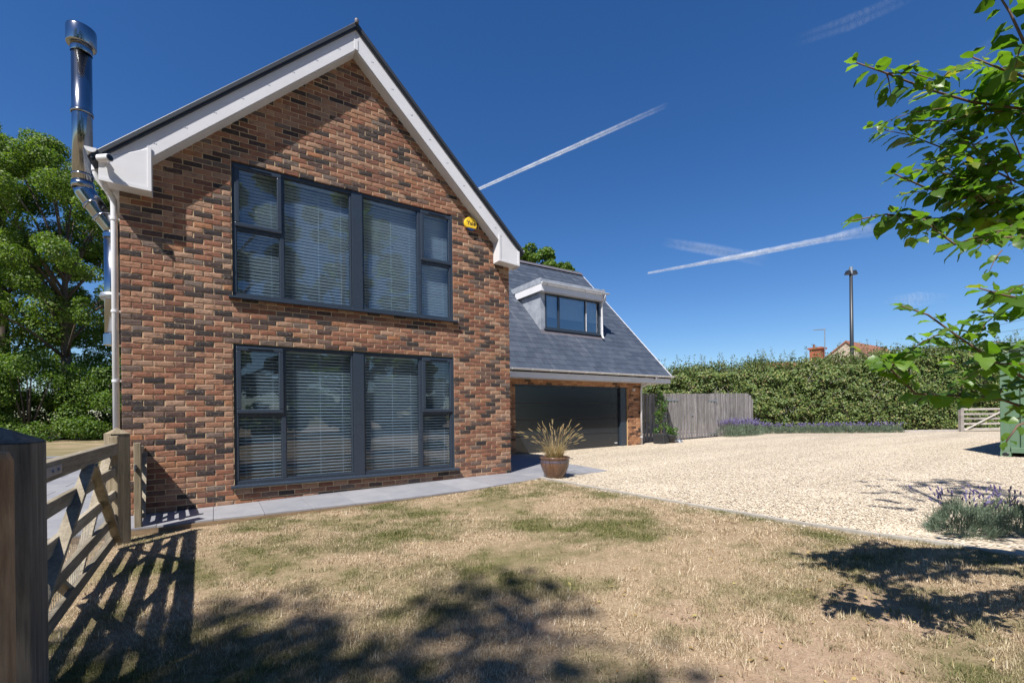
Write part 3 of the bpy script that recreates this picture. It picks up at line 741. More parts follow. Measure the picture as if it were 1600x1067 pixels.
def slate_mesh(w):
    b = MB(); h = gauge * 1.16
    # local: x across, y up-slope, z out of the roof; thick lower edge stands proud
    b.box(-w / 2, -h / 2, -.011, w / 2, h / 2, .003); return b
def slate_vis(sv):
    a, b_, k = sv; y = YE + (k + .5) * gauge * math.cos(RA); z = ZE + (k + .5) * gauge * math.sin(RA)
    c = Vector(((a + b_) / 2, y, z)) - CAM; d = c.dot(_f)
    t = (-.0 - CAM.y) / (y - CAM.y); xw = CAM.x + (c.x) * t
    if xw < HW: return 0
    return (b_ - a) / d ** 2
slates.sort(key=lambda s: -slate_vis(s)); smc = {}
srest = MB(); base_rot = Matrix.Rotation(RA, 4, 'X')
for i, (a, b_, k) in enumerate(slates):
    w = b_ - a; s_ = (k + .56) * gauge
    loc = Vector(((a + b_) / 2, YE + s_ * math.cos(RA) - .012 * math.sin(RA), ZE + s_ * math.sin(RA) + .012 * math.cos(RA)))
    rot = (RA - .030 + random.uniform(-.004, .004), random.uniform(-.004, .004), random.uniform(-.006, .006))
    key = round(w, 2)
    if key not in smc:
        mb_ = slate_mesh(w); smc[key] = (mb_, mb_.mesh('slate', M_SLATE))
    if i < 300: link_mesh('slate', smc[key][1], mroof, loc, rot)
    else:
        from mathutils import Euler
        mt = Matrix.Translation(loc) @ Euler(rot).to_matrix().to_4x4(); srest.add([mt @ Vector(v) for v in smc[key][0].v], smc[key][0].f)
srest.build('slate_course', M_SLATE, mroof, kind='stuff')
for k in range(19):
    x = HW + .3 + k * .46
    if x > XR: break
    b = MB(); b.prism([(YR - .15, ZR - .06), (YR, ZR + .085), (YR + .15, ZR - .06), (YR, ZR + .06)], 0, x + .003, min(x + .457, XR)); b.build('ridge_tile', M_RIDGE, mroof)
vt = MB(); vt.prism([(YE - .02, ZE - .11), (YR, ZR - .09), (YR, ZR + .025), (YE - .02, ZE + .022)], 0, XR + .001, XR + .03); vt.build('verge_trim', M_WHITE_ROUGH, mroof)
fb = MB(); fb.box(HW + .005, YE, 2.20, XR - .02, YE + .02, 2.415); fb.build('fascia', M_WHITE, house)
sf = MB()
sfo = sf.box(HW + .005, YE + .021, 2.198, XR - .02, YG + .011, 2.212).build('soffit', M_WHITE_ROUGH, house)
sf = MB(); sf.box(GXR + .002, YG + .012, 2.199, XR - .02, 11.5, 2.213); sf.build('soffit', M_WHITE_ROUGH, house)
gm_ = gutter('gutter', 0, HW + .01, XR + .06, YE - .062, 2.452, .058, house)
for k in range(13):
    x = HW + .55 + k * .68
    b = MB(); b.tube([(x, YE - .12, 2.44), (x, YE - .105, 2.40), (x, YE - .062, 2.385), (x, YE - .01, 2.40)], .009, 6); b.build('gutter_bracket', M_WHITE, gm_)
d2 = MB(); d2.tube([(13.86, YE - .06, 2.40), (13.84, YE - .02, 2.30), (13.70, YG - .15, 2.13), (13.60, YG - .07, 2.08), (13.585, YG - .06, 2.0), (13.585, YG - .06, -.02)], .036, 12)
d2o = d2.build('downpipe', M_WHITE, house, smooth=True); d2o['label'] = 'white downpipe beside the garage door'
for z in (1.5, .32):
    c = MB(); c.lathe([(.036, -.015), (.044, -.015), (.044, .015), (.036, .015)], (13.585, YG - .06, z), 12); c.box(13.57, YG - .03, z - .01, 13.6, YG + .006, z + .01); c.build('pipe_clip', M_WHITE, d2o)

# ---------------- dormer
ZT = 5.13
def roof_y(z): return YE + (z - ZE) / SL
dm = MB()
dm.prism([(DY, DZ0 - .05), (DY, ZT), (roof_y(ZT) + .05, ZT), (roof_y(DZ0 - .05) + .05, DZ0 - .05)], 0, DX0, DX0 + .06)
dm.prism([(DY, DZ0 - .05), (DY, ZT), (roof_y(ZT) + .05, ZT), (roof_y(DZ0 - .05) + .05, DZ0 - .05)], 0, DX1 - .06, DX1)
dm.box(DX0 + .06, DY, DZ0 - .05, DX1 - .06, DY + .06, 3.965); dm.box(DX0 + .06, DY, 3.965, 10.12, DY + .06, ZT); dm.box(12.565, DY, 3.965, DX1 - .06, DY + .06, ZT)
dorm = dm.build('dormer', M_LEAD, house, bevel=.008); dorm['label'] = 'flat-roofed dormer with lead cheeks'
fl = MB(); fl.prism([(DY - .10, DZ0 - .117), (DY - .001, DZ0 - .012), (DY - .001, DZ0 + .05), (DY - .015, DZ0 + .05), (DY - .11, DZ0 - .092)], 0, DX0 - .04, DX1 + .03); fl.build('lead_apron', M_RIDGE, dorm)
df = MB(); df.box(9.83, DY - .20, ZT + .001, 12.70, DY - .18, 5.355); df.box(9.83, DY - .18, ZT + .001, 9.85, roof_y(5.13) + .1, 5.355); df.box(12.68, DY - .18, ZT + .001, 12.70, roof_y(5.13) + .1, 5.355)
df.build('fascia', M_WHITE, dorm, bevel=.004)
du = MB(); du.box(9.86, DY - .17, ZT + .004, 12.67, DY + .1, 5.372); du.box(9.86, DY + .1, 5.15, 12.67, roof_y(5.3) + .1, 5.372); du.build('dormer_soffit', M_WHITE_ROUGH, dorm)
dk = MB(); dk.prism([(9.835, 5.373), (12.695, 5.373), (12.695, 5.53), (12.60, 5.56), (12.58, 5.53), (9.90, 5.53), (9.875, 5.565), (9.83, 5.56)], 1, DY - .165, DY - .14)
dk.box(9.83, DY - .14, 5.373, 9.875, roof_y(5.373) + .2, 5.56); dk.box(12.65, DY - .14, 5.373, 12.695, roof_y(5.373) + .2, 5.555); dk.box(9.875, DY - .14, 5.373, 12.65, roof_y(5.45) + .1, 5.45)
dk.build('flat_roof', M_LEAD, dorm)
dg = gutter('gutter', 0, 9.82, 12.76, DY - .258, 5.40, .05, dorm)
for k in range(4):
    x = 10.05 + k * .82; b = MB(); b.tube([(x, DY - .305, 5.385), (x, DY - .29, 5.352), (x, DY - .255, 5.342), (x, DY - .205, 5.355)], .009, 6); b.build('gutter_bracket', M_WHITE, dg)
dd = MB(); dd.tube([(12.585, DY - .255, 5.37), (12.585, DY - .25, 5.28), (12.585, DY - .16, 5.14), (12.585, DY - .10, 5.05), (12.585, DY - .10, 3.93), (12.585, DY - .14, 3.85), (12.585, DY - .19, 3.80)], .035, 12)
dd.build('downpipe', M_WHITE, dorm, smooth=True)
c = MB(); c.lathe([(.035, -.012), (.043, -.012), (.043, .012), (.035, .012)], (12.585, DY - .10, 4.1), 12); c.build('pipe_clip', M_WHITE, dorm)
fw = MB(); ya, yb = DY - .012, DY + .058
frame_rect(fw, 10.122, 3.967, 12.563, 5.128, .06, ya, yb)
for a, b_ in ((10.66, 10.74), (11.87, 11.95)): fw.box(a, ya + .004, 4.027, b_, yb, 5.068)
dw = fw.build('dormer_window', M_ANTH, dorm, bevel=.006)
s = MB(); s.box(10.06, DY - .07, 3.915, 12.60, DY - .013, 3.963); s.build('sill', M_ANTH, dw)
mp_ = MB(); mp_.box(11.895, ya - .008, 4.02, 11.925, ya + .003, 5.06); mp_.build('mullion_trim', M_WHITE_ROUGH, dw)
for a, b_ in ((10.182, 10.66), (10.74, 11.87), (11.95, 12.503)):
    p = MB(); p.box(a - .01, DY + .02, 4.017, b_ + .01, DY + .027, 5.078); p.build('pane', M_GLASS_D, dw)
for (a, b_, lab) in ((10.17, 10.68, 'narrow pleated roman blind at the left of the dormer window'), (10.73, 11.88, 'wide pleated roman blind in the middle of the dormer window'), (11.94, 12.52, 'narrow pleated roman blind at the right of the dormer window')):
    t = thing('roman_blind', lab, 'blind', ((a + b_) / 2, DY + .10, 4.38), 0, 'roman blinds behind the dormer window')
    w = b_ - a
    for k in range(4):
        f = MB(); z0 = k * .175
        f.prism([(0, z0), (.028 - .004 * k, z0 - .012), (.034, z0 + .02), (.012, z0 + .176), (0, z0 + .176)], 0, -w / 2, w / 2)
        f.build('fold', M_FABRIC, t)
dr = MB(); dr.box(DX0 + .065, DY + .6, 3.9, DX1 - .065, DY + .64, 5.1); dr.build('inner_wall', M_DARKROOM, dorm)

# ------------------------------------------------------------------ fixtures on the house
fx, fy = -.535, 1.07
flue = thing('flue_pipe', 'tall polished steel flue pipe with oval cowl beside the left eaves', 'flue', (fx, fy, 4.45))
L_ = lambda pts, r, seg=28: MB().tube(pts, r, seg)
L_([(0, 0, 0), (0, 0, 1.93)], .113).build('upper_pipe', M_STEEL, flue, smooth=True)
def ring(z, r=.124, h=.022): return MB().lathe([(r - .006, -h), (r, -h), (r + .003, 0), (r, h), (r - .006, h)], (0, 0, z), 28)
ring(1.05).build('joint_band', M_STEEL, flue, smooth=True); ring(.02, .124, .05).build('joint_band', M_STEEL, flue, smooth=True); ring(.16, .1235, .012).build('joint_band', M_STEEL, flue, smooth=True)
cw = MB(); cw.lathe([(0, .34), (.13, .34), (.162, .33), (.167, .31), (.167, .10), (.16, .085), (.12, .10), (0, .12)], (0, 0, 1.91), 32); cw.build('cowl', M_STEEL, flue, smooth=True)
nk = MB(); nk.lathe([(.118, 0), (.122, .01), (.122, .08), (.105, .14), (.105, .2)], (0, 0, 1.89), 28); nk.build('cowl_neck', M_STEEL, flue, smooth=True)
ox = .335
el = MB(); el.tube([(0, 0, 0), (.02, 0, -.06), (ox * .5, 0, -.30), (ox - .02, 0, -.52), (ox, 0, -.58)], .118, 28); el.build('offset_bend', M_STEEL, flue, smooth=True)
for k in (.3, .62):
    p = Vector((ox * k, 0, -.06 - .5 * k)); b = MB(); d = Vector((ox, 0, -.5)).normalized(); b.tube([p - d * .015, p + d * .015], .1245, 28); b.build('joint_band', M_STEEL, flue, smooth=True)
MB().tube([(ox, 0, -.58), (ox, 0, -2.15)], .12, 28).build('lower_pipe', M_STEEL, flue, smooth=True)
MB().lathe([(.12, -.03), (.128, -.03), (.128, .03), (.12, .03)], (ox, 0, -.64), 28).build('joint_band', M_STEEL, flue)
bk = MB(); bk.lathe([(.12, -.05), (.16, -.045), (.175, 0), (.16, .045), (.12, .05)], (ox, 0, -1.52), 28); bk.box(ox + .12, -.06, -1.55, ox + .162, .06, -1.49); bk.build('wall_bracket', M_GALV, flue, smooth=True)
MB().lathe([(0, -.12), (.135, -.12), (.135, .03), (.12, .05)], (ox, 0, -2.1), 28).build('bottom_cap', M_STEEL, flue)

cc = thing('security_camera', 'white bullet security camera under the left barge board', 'security camera', (-.096, YB - .012, 4.30))
MB().tube([(0, .001, .04), (0, -.03, .04)], .032, 14).build('mount', M_WHITE, cc)
MB().tube([(-.05, -.05, .04), (.065, -.165, .03)], .044, 20).build('camera_body', M_WHITE, cc, smooth=False)
MB().tube([(.0655, -.1655, .03), (.068, -.168, .03)], .036, 16).build('lens_face', M_BLACK, cc)
MB().tube([(.0685, -.1685, .03), (.0695, -.1695, .03)], .017, 12).build('lens', M_GLASSDARK, cc)

al = thing('alarm_box', 'round yellow alarm box with black lettering under the right barge board', 'alarm', (5.085, 0, 4.755))
r_ = .125
prof = []
for t in np.linspace(0, 2 * math.pi, 40, endpoint=False):
    x, z = r_ * 1.05 * math.cos(t), r_ * math.sin(t)
    prof.append((x, max(z, -.085)))
ab = MB(); ab.prism(prof, 1, -.06, -.002); ab.build('case', M_YELLOW, al, bevel=.012)
pl = [(x, z) for x, z in [(r_ * 1.02 * math.cos(t), r_ * .98 * math.sin(t)) for t in np.linspace(math.radians(223), math.radians(317), 14)]]
ab = MB(); ab.prism(pl, 1, -.055, -.004); ab.v = [(v[0], v[1], min(v[2], -.0855)) for v in ab.v]; ab.build('strobe_lens', M_BLUE, al)
tx = bpy.data.curves.new('lettering', 'FONT'); tx.body = 'Yale'; tx.size = .105; tx.align_x = 'CENTER'; tx.align_y = 'CENTER'; tx.extrude = .001; tx.offset = .0012; tx.materials.append(M_BLACK)
_t = bpy.data.objects.new('t', tx); COL.objects.link(_t); bpy.context.view_layer.update(); _me = bpy.data.meshes.new_from_object(_t.evaluated_get(bpy.context.evaluated_depsgraph_get())); bpy.data.objects.remove(_t)
to = bpy.data.objects.new('lettering', _me); COL.objects.link(to); to.parent = al; to.location = (.004, -.0615, .004); to.rotation_euler = (math.pi / 2, 0, 0)

sn = thing('garage_sensor', 'small white sensor on the orange bricks above the right of the garage door', 'sensor', (13.22, YG - .003, 1.97))
MB().tube([(0, 0, 0), (0, -.03, 0)], .035, 12).build('sensor_base', M_WHITE, sn); MB().lathe([(0, -.04), (.035, -.03), (.045, 0), (.035, .03), (0, .04)], (0, -.06, -.01), 12).build('sensor_head', M_WHITE, sn, smooth=True)

# ------------------------------------------------------------------ paving
path = struct(MB().box(0, 0, 0, .01, .01, .01).build('paved_path', M_SLEEPER)); path.data.clear_geometry()
pb = MB()
PX = [e[0] for e in PATH_EDGE]
xs_ = np.linspace(-3.3, 5.95, 40)
V = [];
for x in xs_: V += [(x, float(path_y(x)) + .02, float(path_z(x)) - .028), (x, .0 if x > -.01 else 8.2, float(path_z(x)) - .028)]
F = [(2 * i, 2 * i + 2, 2 * i + 3, 2 * i + 1) for i in range(len(xs_) - 1)]
pb.add(V, F); pb.add([(5.95, -.98, -.028), (7.68, -.90, -.028), (8.25, 3.39, -.028), (5.95, 3.39, -.028)], [(0, 1, 2, 3)])
path.data = pb.mesh('path_bed', M_EDGE)
def slab(poly):
    """poly: corners (x, y) anticlockwise; gap taken in; 30 mm thick"""
    c = np.mean(np.array(poly), 0); P = [np.array(p) for p in poly]
    P = [p + (c - p) / np.linalg.norm(c - p) * .0045 for p in P]
    dz = random.uniform(-.0015, .0015)
    b = MB(); n = len(P)
    vs = [(p[0], p[1], float(path_z(p[0])) - .027 + dz) for p in P] + [(p[0], p[1], float(path_z(p[0])) + dz) for p in P]
    b.add(vs, [tuple(range(n - 1, -1, -1)), tuple(range(n, 2 * n))] + [(i, (i + 1) % n, (i + 1) % n + n, i + n) for i in range(n)])
    b.build('paving_slab', M_PAVE, path, bevel=.003)
jx = [.0, .42] + [.98 + .555 * k for k in range(9)] + [5.95]
for a, b_ in zip(jx[:-1], jx[1:]):
    if b_ - a < .12: continue
    slab([(a, float(path_y(a))), (b_, float(path_y(b_))), (b_, -.004), (a, -.004)])
rows_y = [-.98] + [-.3 + .6 * k for k in range(6)] + [3.385]
for i, (y0, y1) in enumerate(zip(rows_y[:-1], rows_y[1:])):
    xr = lambda y: float(np.interp(y, [-.95, 3.4], [7.70, 8.26]))
    xsn = [5.954] + ([6.86] if i % 2 else [6.41, 7.31])
    for a, b_ in zip(xsn, xsn[1:] + [None]):
        if b_ is None: slab([(a, y0), (xr(y0), y0 + (.05 if i == 0 else 0)), (xr(y1), y1), (a, y1)])
        else: slab([(a, y0), (b_, y0), (b_, y1), (a, y1)])
for i in range(14):
    y0 = -.9 + i * .62
    for a, b_ in (((-2.7, -1.8), (-1.8, -.9), (-.9, -.012)) if i % 2 else ((-2.7, -2.25), (-2.25, -1.35), (-1.35, -.45), (-.45, -.012))): slab([(a, y0), (b_, y0), (b_, y0 + .62), (a, y0 + .62)])
rs = MB()
pts = [x for x in np.linspace(-2.75, 5.4, 30)]
for a, b_ in zip(pts[:-1], pts[1:]):
    ya_, yb_ = float(path_y(a)), float(path_y(b_)); za, zb_ = float(path_z(a)), float(path_z(b_))
    rs.add([(a, ya_ - .028, -.3), (b_, yb_ - .028, -.3), (b_, yb_ - .028, zb_ - .022), (a, ya_ - .028, za - .022), (a, ya_ + .012, -.3), (b_, yb_ + .012, -.3), (b_, yb_ + .012, zb_ - .0285), (a, ya_ + .012, za - .0285)],
           [(0, 1, 2, 3), (3, 2, 6, 7), (4, 7, 6, 5)])
rs.build('timber_riser', M_SLEEPER, path)
sp = MB(); sp.box(-4.6, 10.5, -.18, -2.0, 11.0, -.13); sp.box(-5.5, 14.0, -.18, -3.4, 14.6, -.13); so_ = sp.build('stepping_stones', M_PAVE); struct(so_)

# stone edging between lawn and gravel, as separate lengths
edging = struct(MB().box(0, 0, 0, .01, .01, .01).build('edging', M_EDGE)); edging.data.clear_geometry()
eb = MB(); ysn = np.linspace(-9.4, -1.0, 40)
for a, b_ in zip(ysn[:-1], ysn[1:]):
    xa, xb = float(edge_x(a)), float(edge_x(b_)); eb.add([(xa - .02, a, -.1), (xa + .02, a, -.1), (xb + .02, b_, -.1), (xb - .02, b_, -.1)], [(0, 1, 2, 3)])
edging.data = eb.mesh('edging_bed', M_EDGE)
y = -1.02
while y > -9.2:
    y1 = y - random.uniform(.42, .55)
    xa, xb = float(edge_x(y - .006)), float(edge_x(y1)); zt_ = .022 + random.uniform(-.004, .004); w = .022
    b = MB(); b.add([(xa - w, y - .006, -.12), (xa + w, y - .006, -.12), (xb + w, y1, -.12), (xb - w, y1, -.12), (xa - w, y - .006, zt_), (xa + w, y - .006, zt_), (xb + w, y1, zt_), (xb - w, y1, zt_)],
                    [(0, 3, 2, 1), (4, 5, 6, 7), (0, 1, 5, 4), (1, 2, 6, 5), (2, 3, 7, 6), (3, 0, 4, 7)]); b.build('edging_stone', M_EDGE, edging, bevel=.005)
    y = y1

# ------------------------------------------------------------------ grass and pebbles
def in_view(P, m=.15):
    d = P - np.array(CAM); c = d @ np.array(_f); a = d @ np.array(_r); b_ = d[:, 2]
    ok = c > .4; c = np.where(ok, c, 1)
    return ok & (np.abs(a / c) < .5 * 1600 / FPX + m) & (b_ / c > -(533.5 - SHIFT_PX) / FPX - m), c
def np_noise(x, y, seed, f):
    r = np.random.default_rng(seed); s = np.zeros_like(x)
    for k in range(5):
        a = r.uniform(0, 6.28, 3); ff = f * (1.6 ** k); th_ = r.uniform(0, 6.28)
        s += np.sin((x * math.cos(th_) + y * math.sin(th_)) * ff + a[0]) * np.sin((-x * math.sin(th_) + y * math.cos(th_)) * ff * .9 + a[1]) / (1.25 ** k)
    return s
rng = np.random.default_rng(11)
n0 = 3000000
d_ = .9 + 9.5 * rng.random(n0) ** 1.25; t_ = rng.uniform(-1.35, 1.35, n0)
gx = CAM.x + d_ * (_f.x + t_ * _r.x); gy = CAM.y + d_ * (_f.y + t_ * _r.y)
P = np.stack([gx, gy, lawn_z(gx)], 1)
ok, cdist = in_view(P, .1)
ok &= (gx < edge_x(gy) - .035) & (gy < np.where((gx > -2.8) & (gx < 5.95), path_y(gx) - .04, 30)) & (gx > -6)
dens = .5 + .35 * np_noise(gx, gy, 4, 2.3) + .3 * np_noise(gx, gy, 9, 11.0)
for cc_, r0, r1 in SOIL_SPOTS: dens *= np.clip((np.hypot(gx - cc_[0], gy - cc_[1]) - r0 * .5) / (r1 * .7 - r0 * .5 + .1), .10, 1)
ok &= rng.random(n0) < np.clip(dens, .05, 1)
idx = np.nonzero(ok)[0][:600000]
P = P[idx]; cdist = cdist[idx]; n = len(P)
az = rng.uniform(0, 6.283, n); lean = rng.uniform(.15, 1.25, n); ln = rng.uniform(.011, .030, n) * (1 + .25 * (rng.random(n) < .12))
wd = np.maximum(.0013, cdist * .00042) * rng.uniform(.8, 1.5, n)
h = np.stack([np.cos(az), np.sin(az), np.zeros(n)], 1); sd = np.stack([-np.sin(az), np.cos(az), np.zeros(n)], 1)
tip = P + h * (ln * np.sin(lean))[:, None] + np.array([0, 0, 1]) * (ln * np.cos(lean))[:, None]
V = np.stack([P - sd * wd[:, None], P + sd * wd[:, None], tip], 1).reshape(-1, 3); V[:, 2] += .001
fast('grass', V, np.arange(3 * n).reshape(-1, 3), M_BLADE, kind='stuff')
# taller tufts and fallen leaves scattered over the turf
nt0 = 2600; d_ = 1.0 + 7.5 * rng.random(nt0) ** 1.2; t_ = rng.uniform(-1.3, 1.3, nt0)
tx_ = CAM.x + d_ * (_f.x + t_ * _r.x); ty_ = CAM.y + d_ * (_f.y + t_ * _r.y)
ok = (tx_ < edge_x(ty_) - .05) & (ty_ < np.where((tx_ > -2.8) & (tx_ < 5.95), path_y(tx_) - .05, 30)) & (tx_ > -5); tx_, ty_ = tx_[ok], ty_[ok]
kk = 16; cx = np.repeat(tx_, kk) + rng.normal(size=len(tx_) * kk) * .022; cy = np.repeat(ty_, kk) + rng.normal(size=len(tx_) * kk) * .022; n = len(cx)
P = np.stack([cx, cy, lawn_z(cx)], 1); az = rng.uniform(0, 6.283, n); lean = rng.uniform(.05, .95, n); ln = rng.uniform(.025, .062, n); wd = .0017 + .0004 * np.hypot(cx - CAM.x, cy - CAM.y)
h = np.stack([np.cos(az), np.sin(az), np.zeros(n)], 1); sd = np.stack([-np.sin(az), np.cos(az), np.zeros(n)], 1)
tip = P + h * (ln * np.sin(lean))[:, None] + np.array([0, 0, 1]) * (ln * np.cos(lean))[:, None]
fast('grass_tufts', np.stack([P - sd * wd[:, None], P + sd * wd[:, None], tip], 1).reshape(-1, 3), np.arange(3 * n).reshape(-1, 3), M_BLADE, kind='stuff')
M_DEADLEAF = leaf_mat('fallen_leaf', [(0, (.20, .12, .05)), (.6, (.32, .22, .09)), (1, (.38, .33, .12))], .2, .7, .2, (1, 1, 1))
nl_ = 260; lx = rng.uniform(1.2, 5.8, nl_); ly = rng.uniform(-7.2, -2.2, nl_) ; lx = np.where(rng.random(nl_) < .6, rng.uniform(3.0, 6.0, nl_), lx); ly = np.where(lx > 3.0, rng.uniform(-7.1, -4.2, nl_), ly)
V, F = leaf_quads(np.stack([lx, ly, lawn_z(lx) + .014], 1), unit(np.array([0, 0, 1]) + rng.normal(size=(nl_, 3)) * .35), rng.uniform(.016, .038, nl_), rng, .6, .1)
fast('fallen_leaves', V, F, M_DEADLEAF, kind='stuff')
# pebbles lying on the gravel
n0 = 360000
d_ = 4.3 + 12 * rng.random(n0) ** 1.5; t_ = rng.uniform(-.35, 1.3, n0)
gx = CAM.x + d_ * (_f.x + t_ * _r.x); gy = CAM.y + d_ * (_f.y + t_ * _r.y)
xr_ = np.interp(gy, [-.95, 3.4], [7.74, 8.30])
ok = (gx > edge_x(gy) + .035) & ~((gy > -1.0) & (gx < xr_)) & (gy < 3.3)
idx = np.nonzero(ok)[0][:125000]; gx, gy = gx[idx], gy[idx]
ns_ = 700; sy_ = rng.uniform(-6.9, -1.1, ns_); sx_ = edge_x(sy_) - .04 - np.abs(rng.normal(size=ns_)) * .11
gx = np.concatenate([gx, sx_]); gy = np.concatenate([gy, sy_]); n = len(gx); gzz = np.where(gx < edge_x(gy), lawn_z(gx) + .006, gravel_z(gx) - .006)
sz = rng.uniform(.0055, .0135, n) * (1 + .4 * (rng.random(n) < .1)); az = rng.uniform(0, 6.283, n)
O = np.array([[1, 0, 0], [0, 1, 0], [-1, 0, 0], [0, -1, 0], [0, 0, .62]])
V = O[None] * (1 + rng.uniform(-.25, .25, (n, 5, 1))) * np.stack([sz, sz * rng.uniform(.55, .9, n), sz * rng.uniform(.5, .9, n)], 1)[:, None]
ca, sa = np.cos(az)[:, None], np.sin(az)[:, None]
V = np.stack([V[..., 0] * ca - V[..., 1] * sa, V[..., 0] * sa + V[..., 1] * ca, V[..., 2]], -1)
V += np.stack([gx, gy, gzz], 1)[:, None]
F = (np.arange(n)[:, None, None] * 5 + np.array([[0, 1, 4], [1, 2, 4], [2, 3, 4], [3, 0, 4]])[None]).reshape(-1, 3)
fast('gravel', V.reshape(-1, 3), F, M_PEBBLE, kind='stuff')

# ------------------------------------------------------------------ timber gate and posts on the left
def post_mesh(s, z0, z1, cap):
    b = MB(); h = s / 2; b.box(-h, -h, z0, h, h, z1)
    c = h + .002; b.add([(-c, -c, z1 + .001), (c, -c, z1 + .001), (c, c, z1 + .001), (-c, c, z1 + .001), (0, 0, z1 + cap)], [(3, 2, 1, 0), (0, 1, 4), (1, 2, 4), (2, 3, 4), (3, 0, 4)])
    return b
p1 = thing('gate_post', 'thick dark timber gate post with pyramid top at the left edge', 'post', (.336, -5.17, 0))
MB().box(-.1, -.1, -.4, .1, .1, 1.075).build('post_shaft', M_POSTDARK, p1, bevel=.006)
MB().add([(-.102, -.102, 1.076), (.102, -.102, 1.076), (.102, .102, 1.076), (-.102, .102, 1.076), (0, 0, 1.135)], [(3, 2, 1, 0), (0, 1, 4), (1, 2, 4), (2, 3, 4), (3, 0, 4)]).build('post_cap', M_POSTDARK, p1)
p2 = thing('fence_post', 'round bare timber fence post in front of the dark gate post', 'post', (.375, -5.575, 0))
MB().lathe([(0, 1.065), (.085, 1.06), (.095, 1.03), (.095, -.4)], (0, 0, 0), 20).build('post_shaft', M_BARKPOST, p2, smooth=True)
p3 = thing('gate_post', 'square timber gate post with pyramid top by the house corner', 'post', (.125, -1.25, 0), math.radians(28))
MB().box(-.085, -.085, -.4, .085, .085, 1.0).build('post_shaft', M_POSTWOOD, p3, bevel=.006)
MB().add([(-.087, -.087, 1.001), (.087, -.087, 1.001), (.087, .087, 1.001), (-.087, .087, 1.001), (0, 0, 1.065)], [(3, 2, 1, 0), (0, 1, 4), (1, 2, 4), (2, 3, 4), (3, 0, 4)]).build('post_cap', M_POSTWOOD, p3)

gate = thing('field_gate', 'weathered five bar timber gate between the two left gate posts', 'gate', (.20, -4.95, 0))
Lg = 3.45; gxo = -.06
def gp(t, z, dx=0): return (gxo * t + dx, Lg * t, z)
MB().bar(gp(0, .865), gp(1, .855), .07, .115).build('top_rail', M_GATEWOOD, gate, bevel=.008)
for z in (.635, .40, .165, -.04): MB().bar(gp(0, z), gp(1, z - .01), .034, .088).build('rail', M_GATEWOOD, gate, bevel=.004)
MB().bar(gp(.985, -.09), gp(.985, .985), .075, .075, (1, 0, 0)).build('stile', M_POSTWOOD, gate, bevel=.006)
MB().bar(gp(.012, -.09), gp(.012, 1.0), .075, .075, (1, 0, 0)).build('stile', M_POSTWOOD, gate, bevel=.006)
for (t0, z0, t1, z1, dx) in ((.57, .80, .06, -.06, .036), (.60, .80, .96, -.07, .036), (.97, .80, .53, -.07, -.036), (.02, .80, .50, -.07, -.036)):
    MB().bar(gp(t0, z0, dx), gp(t1, z1, dx), .034, .07, (1, 0, 0)).build('brace', M_GATEWOOD, gate, bevel=.004)
MB().bar(gp(.05, .865, .0385), gp(.33, .863, .0385), .006, .055).build('hinge_strap', M_GALV, gate)
for t in (.27, .305): MB().tube([gp(t, .864, .0415), gp(t, .864, .050)], .011, 10).build('bolt', M_GALV, gate)
# chicken wire on the far side of the lower bars
wm = MB()
for k in range(60):
    t = .03 + .94 * k / 59; wm.bar(gp(t, -.08, -.020), gp(min(t + .03, .99), .40, -.020), .0016, .0016)
    wm.bar(gp(min(t + .03, .99), -.08, -.0205), gp(t, .40, -.0205), .0016, .0016)
wm.build('wire_mesh', M_GALV, gate)

wk = thing('wicket_gate', 'narrow timber wicket gate between far gate post and brick wall', 'gate', (.20, -.90, -.1))
MB().box(.02, .0, .0, .085, .085, .98).build('stile', M_POSTWOOD, wk, bevel=.005)
MB().box(-.03, .82, .01, .025, .895, .90).build('stile', M_POSTWOOD, wk, bevel=.005)
MB().bar((.045, .086, .885), (0, .819, .865), .05, .09).build('top_rail', M_GATEWOOD, wk, bevel=.004)
for z in (.68, .49, .30, .11): MB().bar((.045, .086, z), (0, .819, z), .03, .075).build('rail', M_GATEWOOD, wk)
MB().bar((.075, .10, .10), (.03, .80, .82), .03, .07, (1, 0, 0)).build('brace', M_GATEWOOD, wk)
MB().box(-.02, .60, .06, .0, .80, .86).build('board', M_POSTWOOD, wk)
MB().box(.03, -.09, .66, .04, .0, .735).build('latch', M_GALV, wk); MB().tube([(.045, -.05, .70), (.045, .06, .70)], .01, 8).build('latch_bolt', M_GALV, wk)

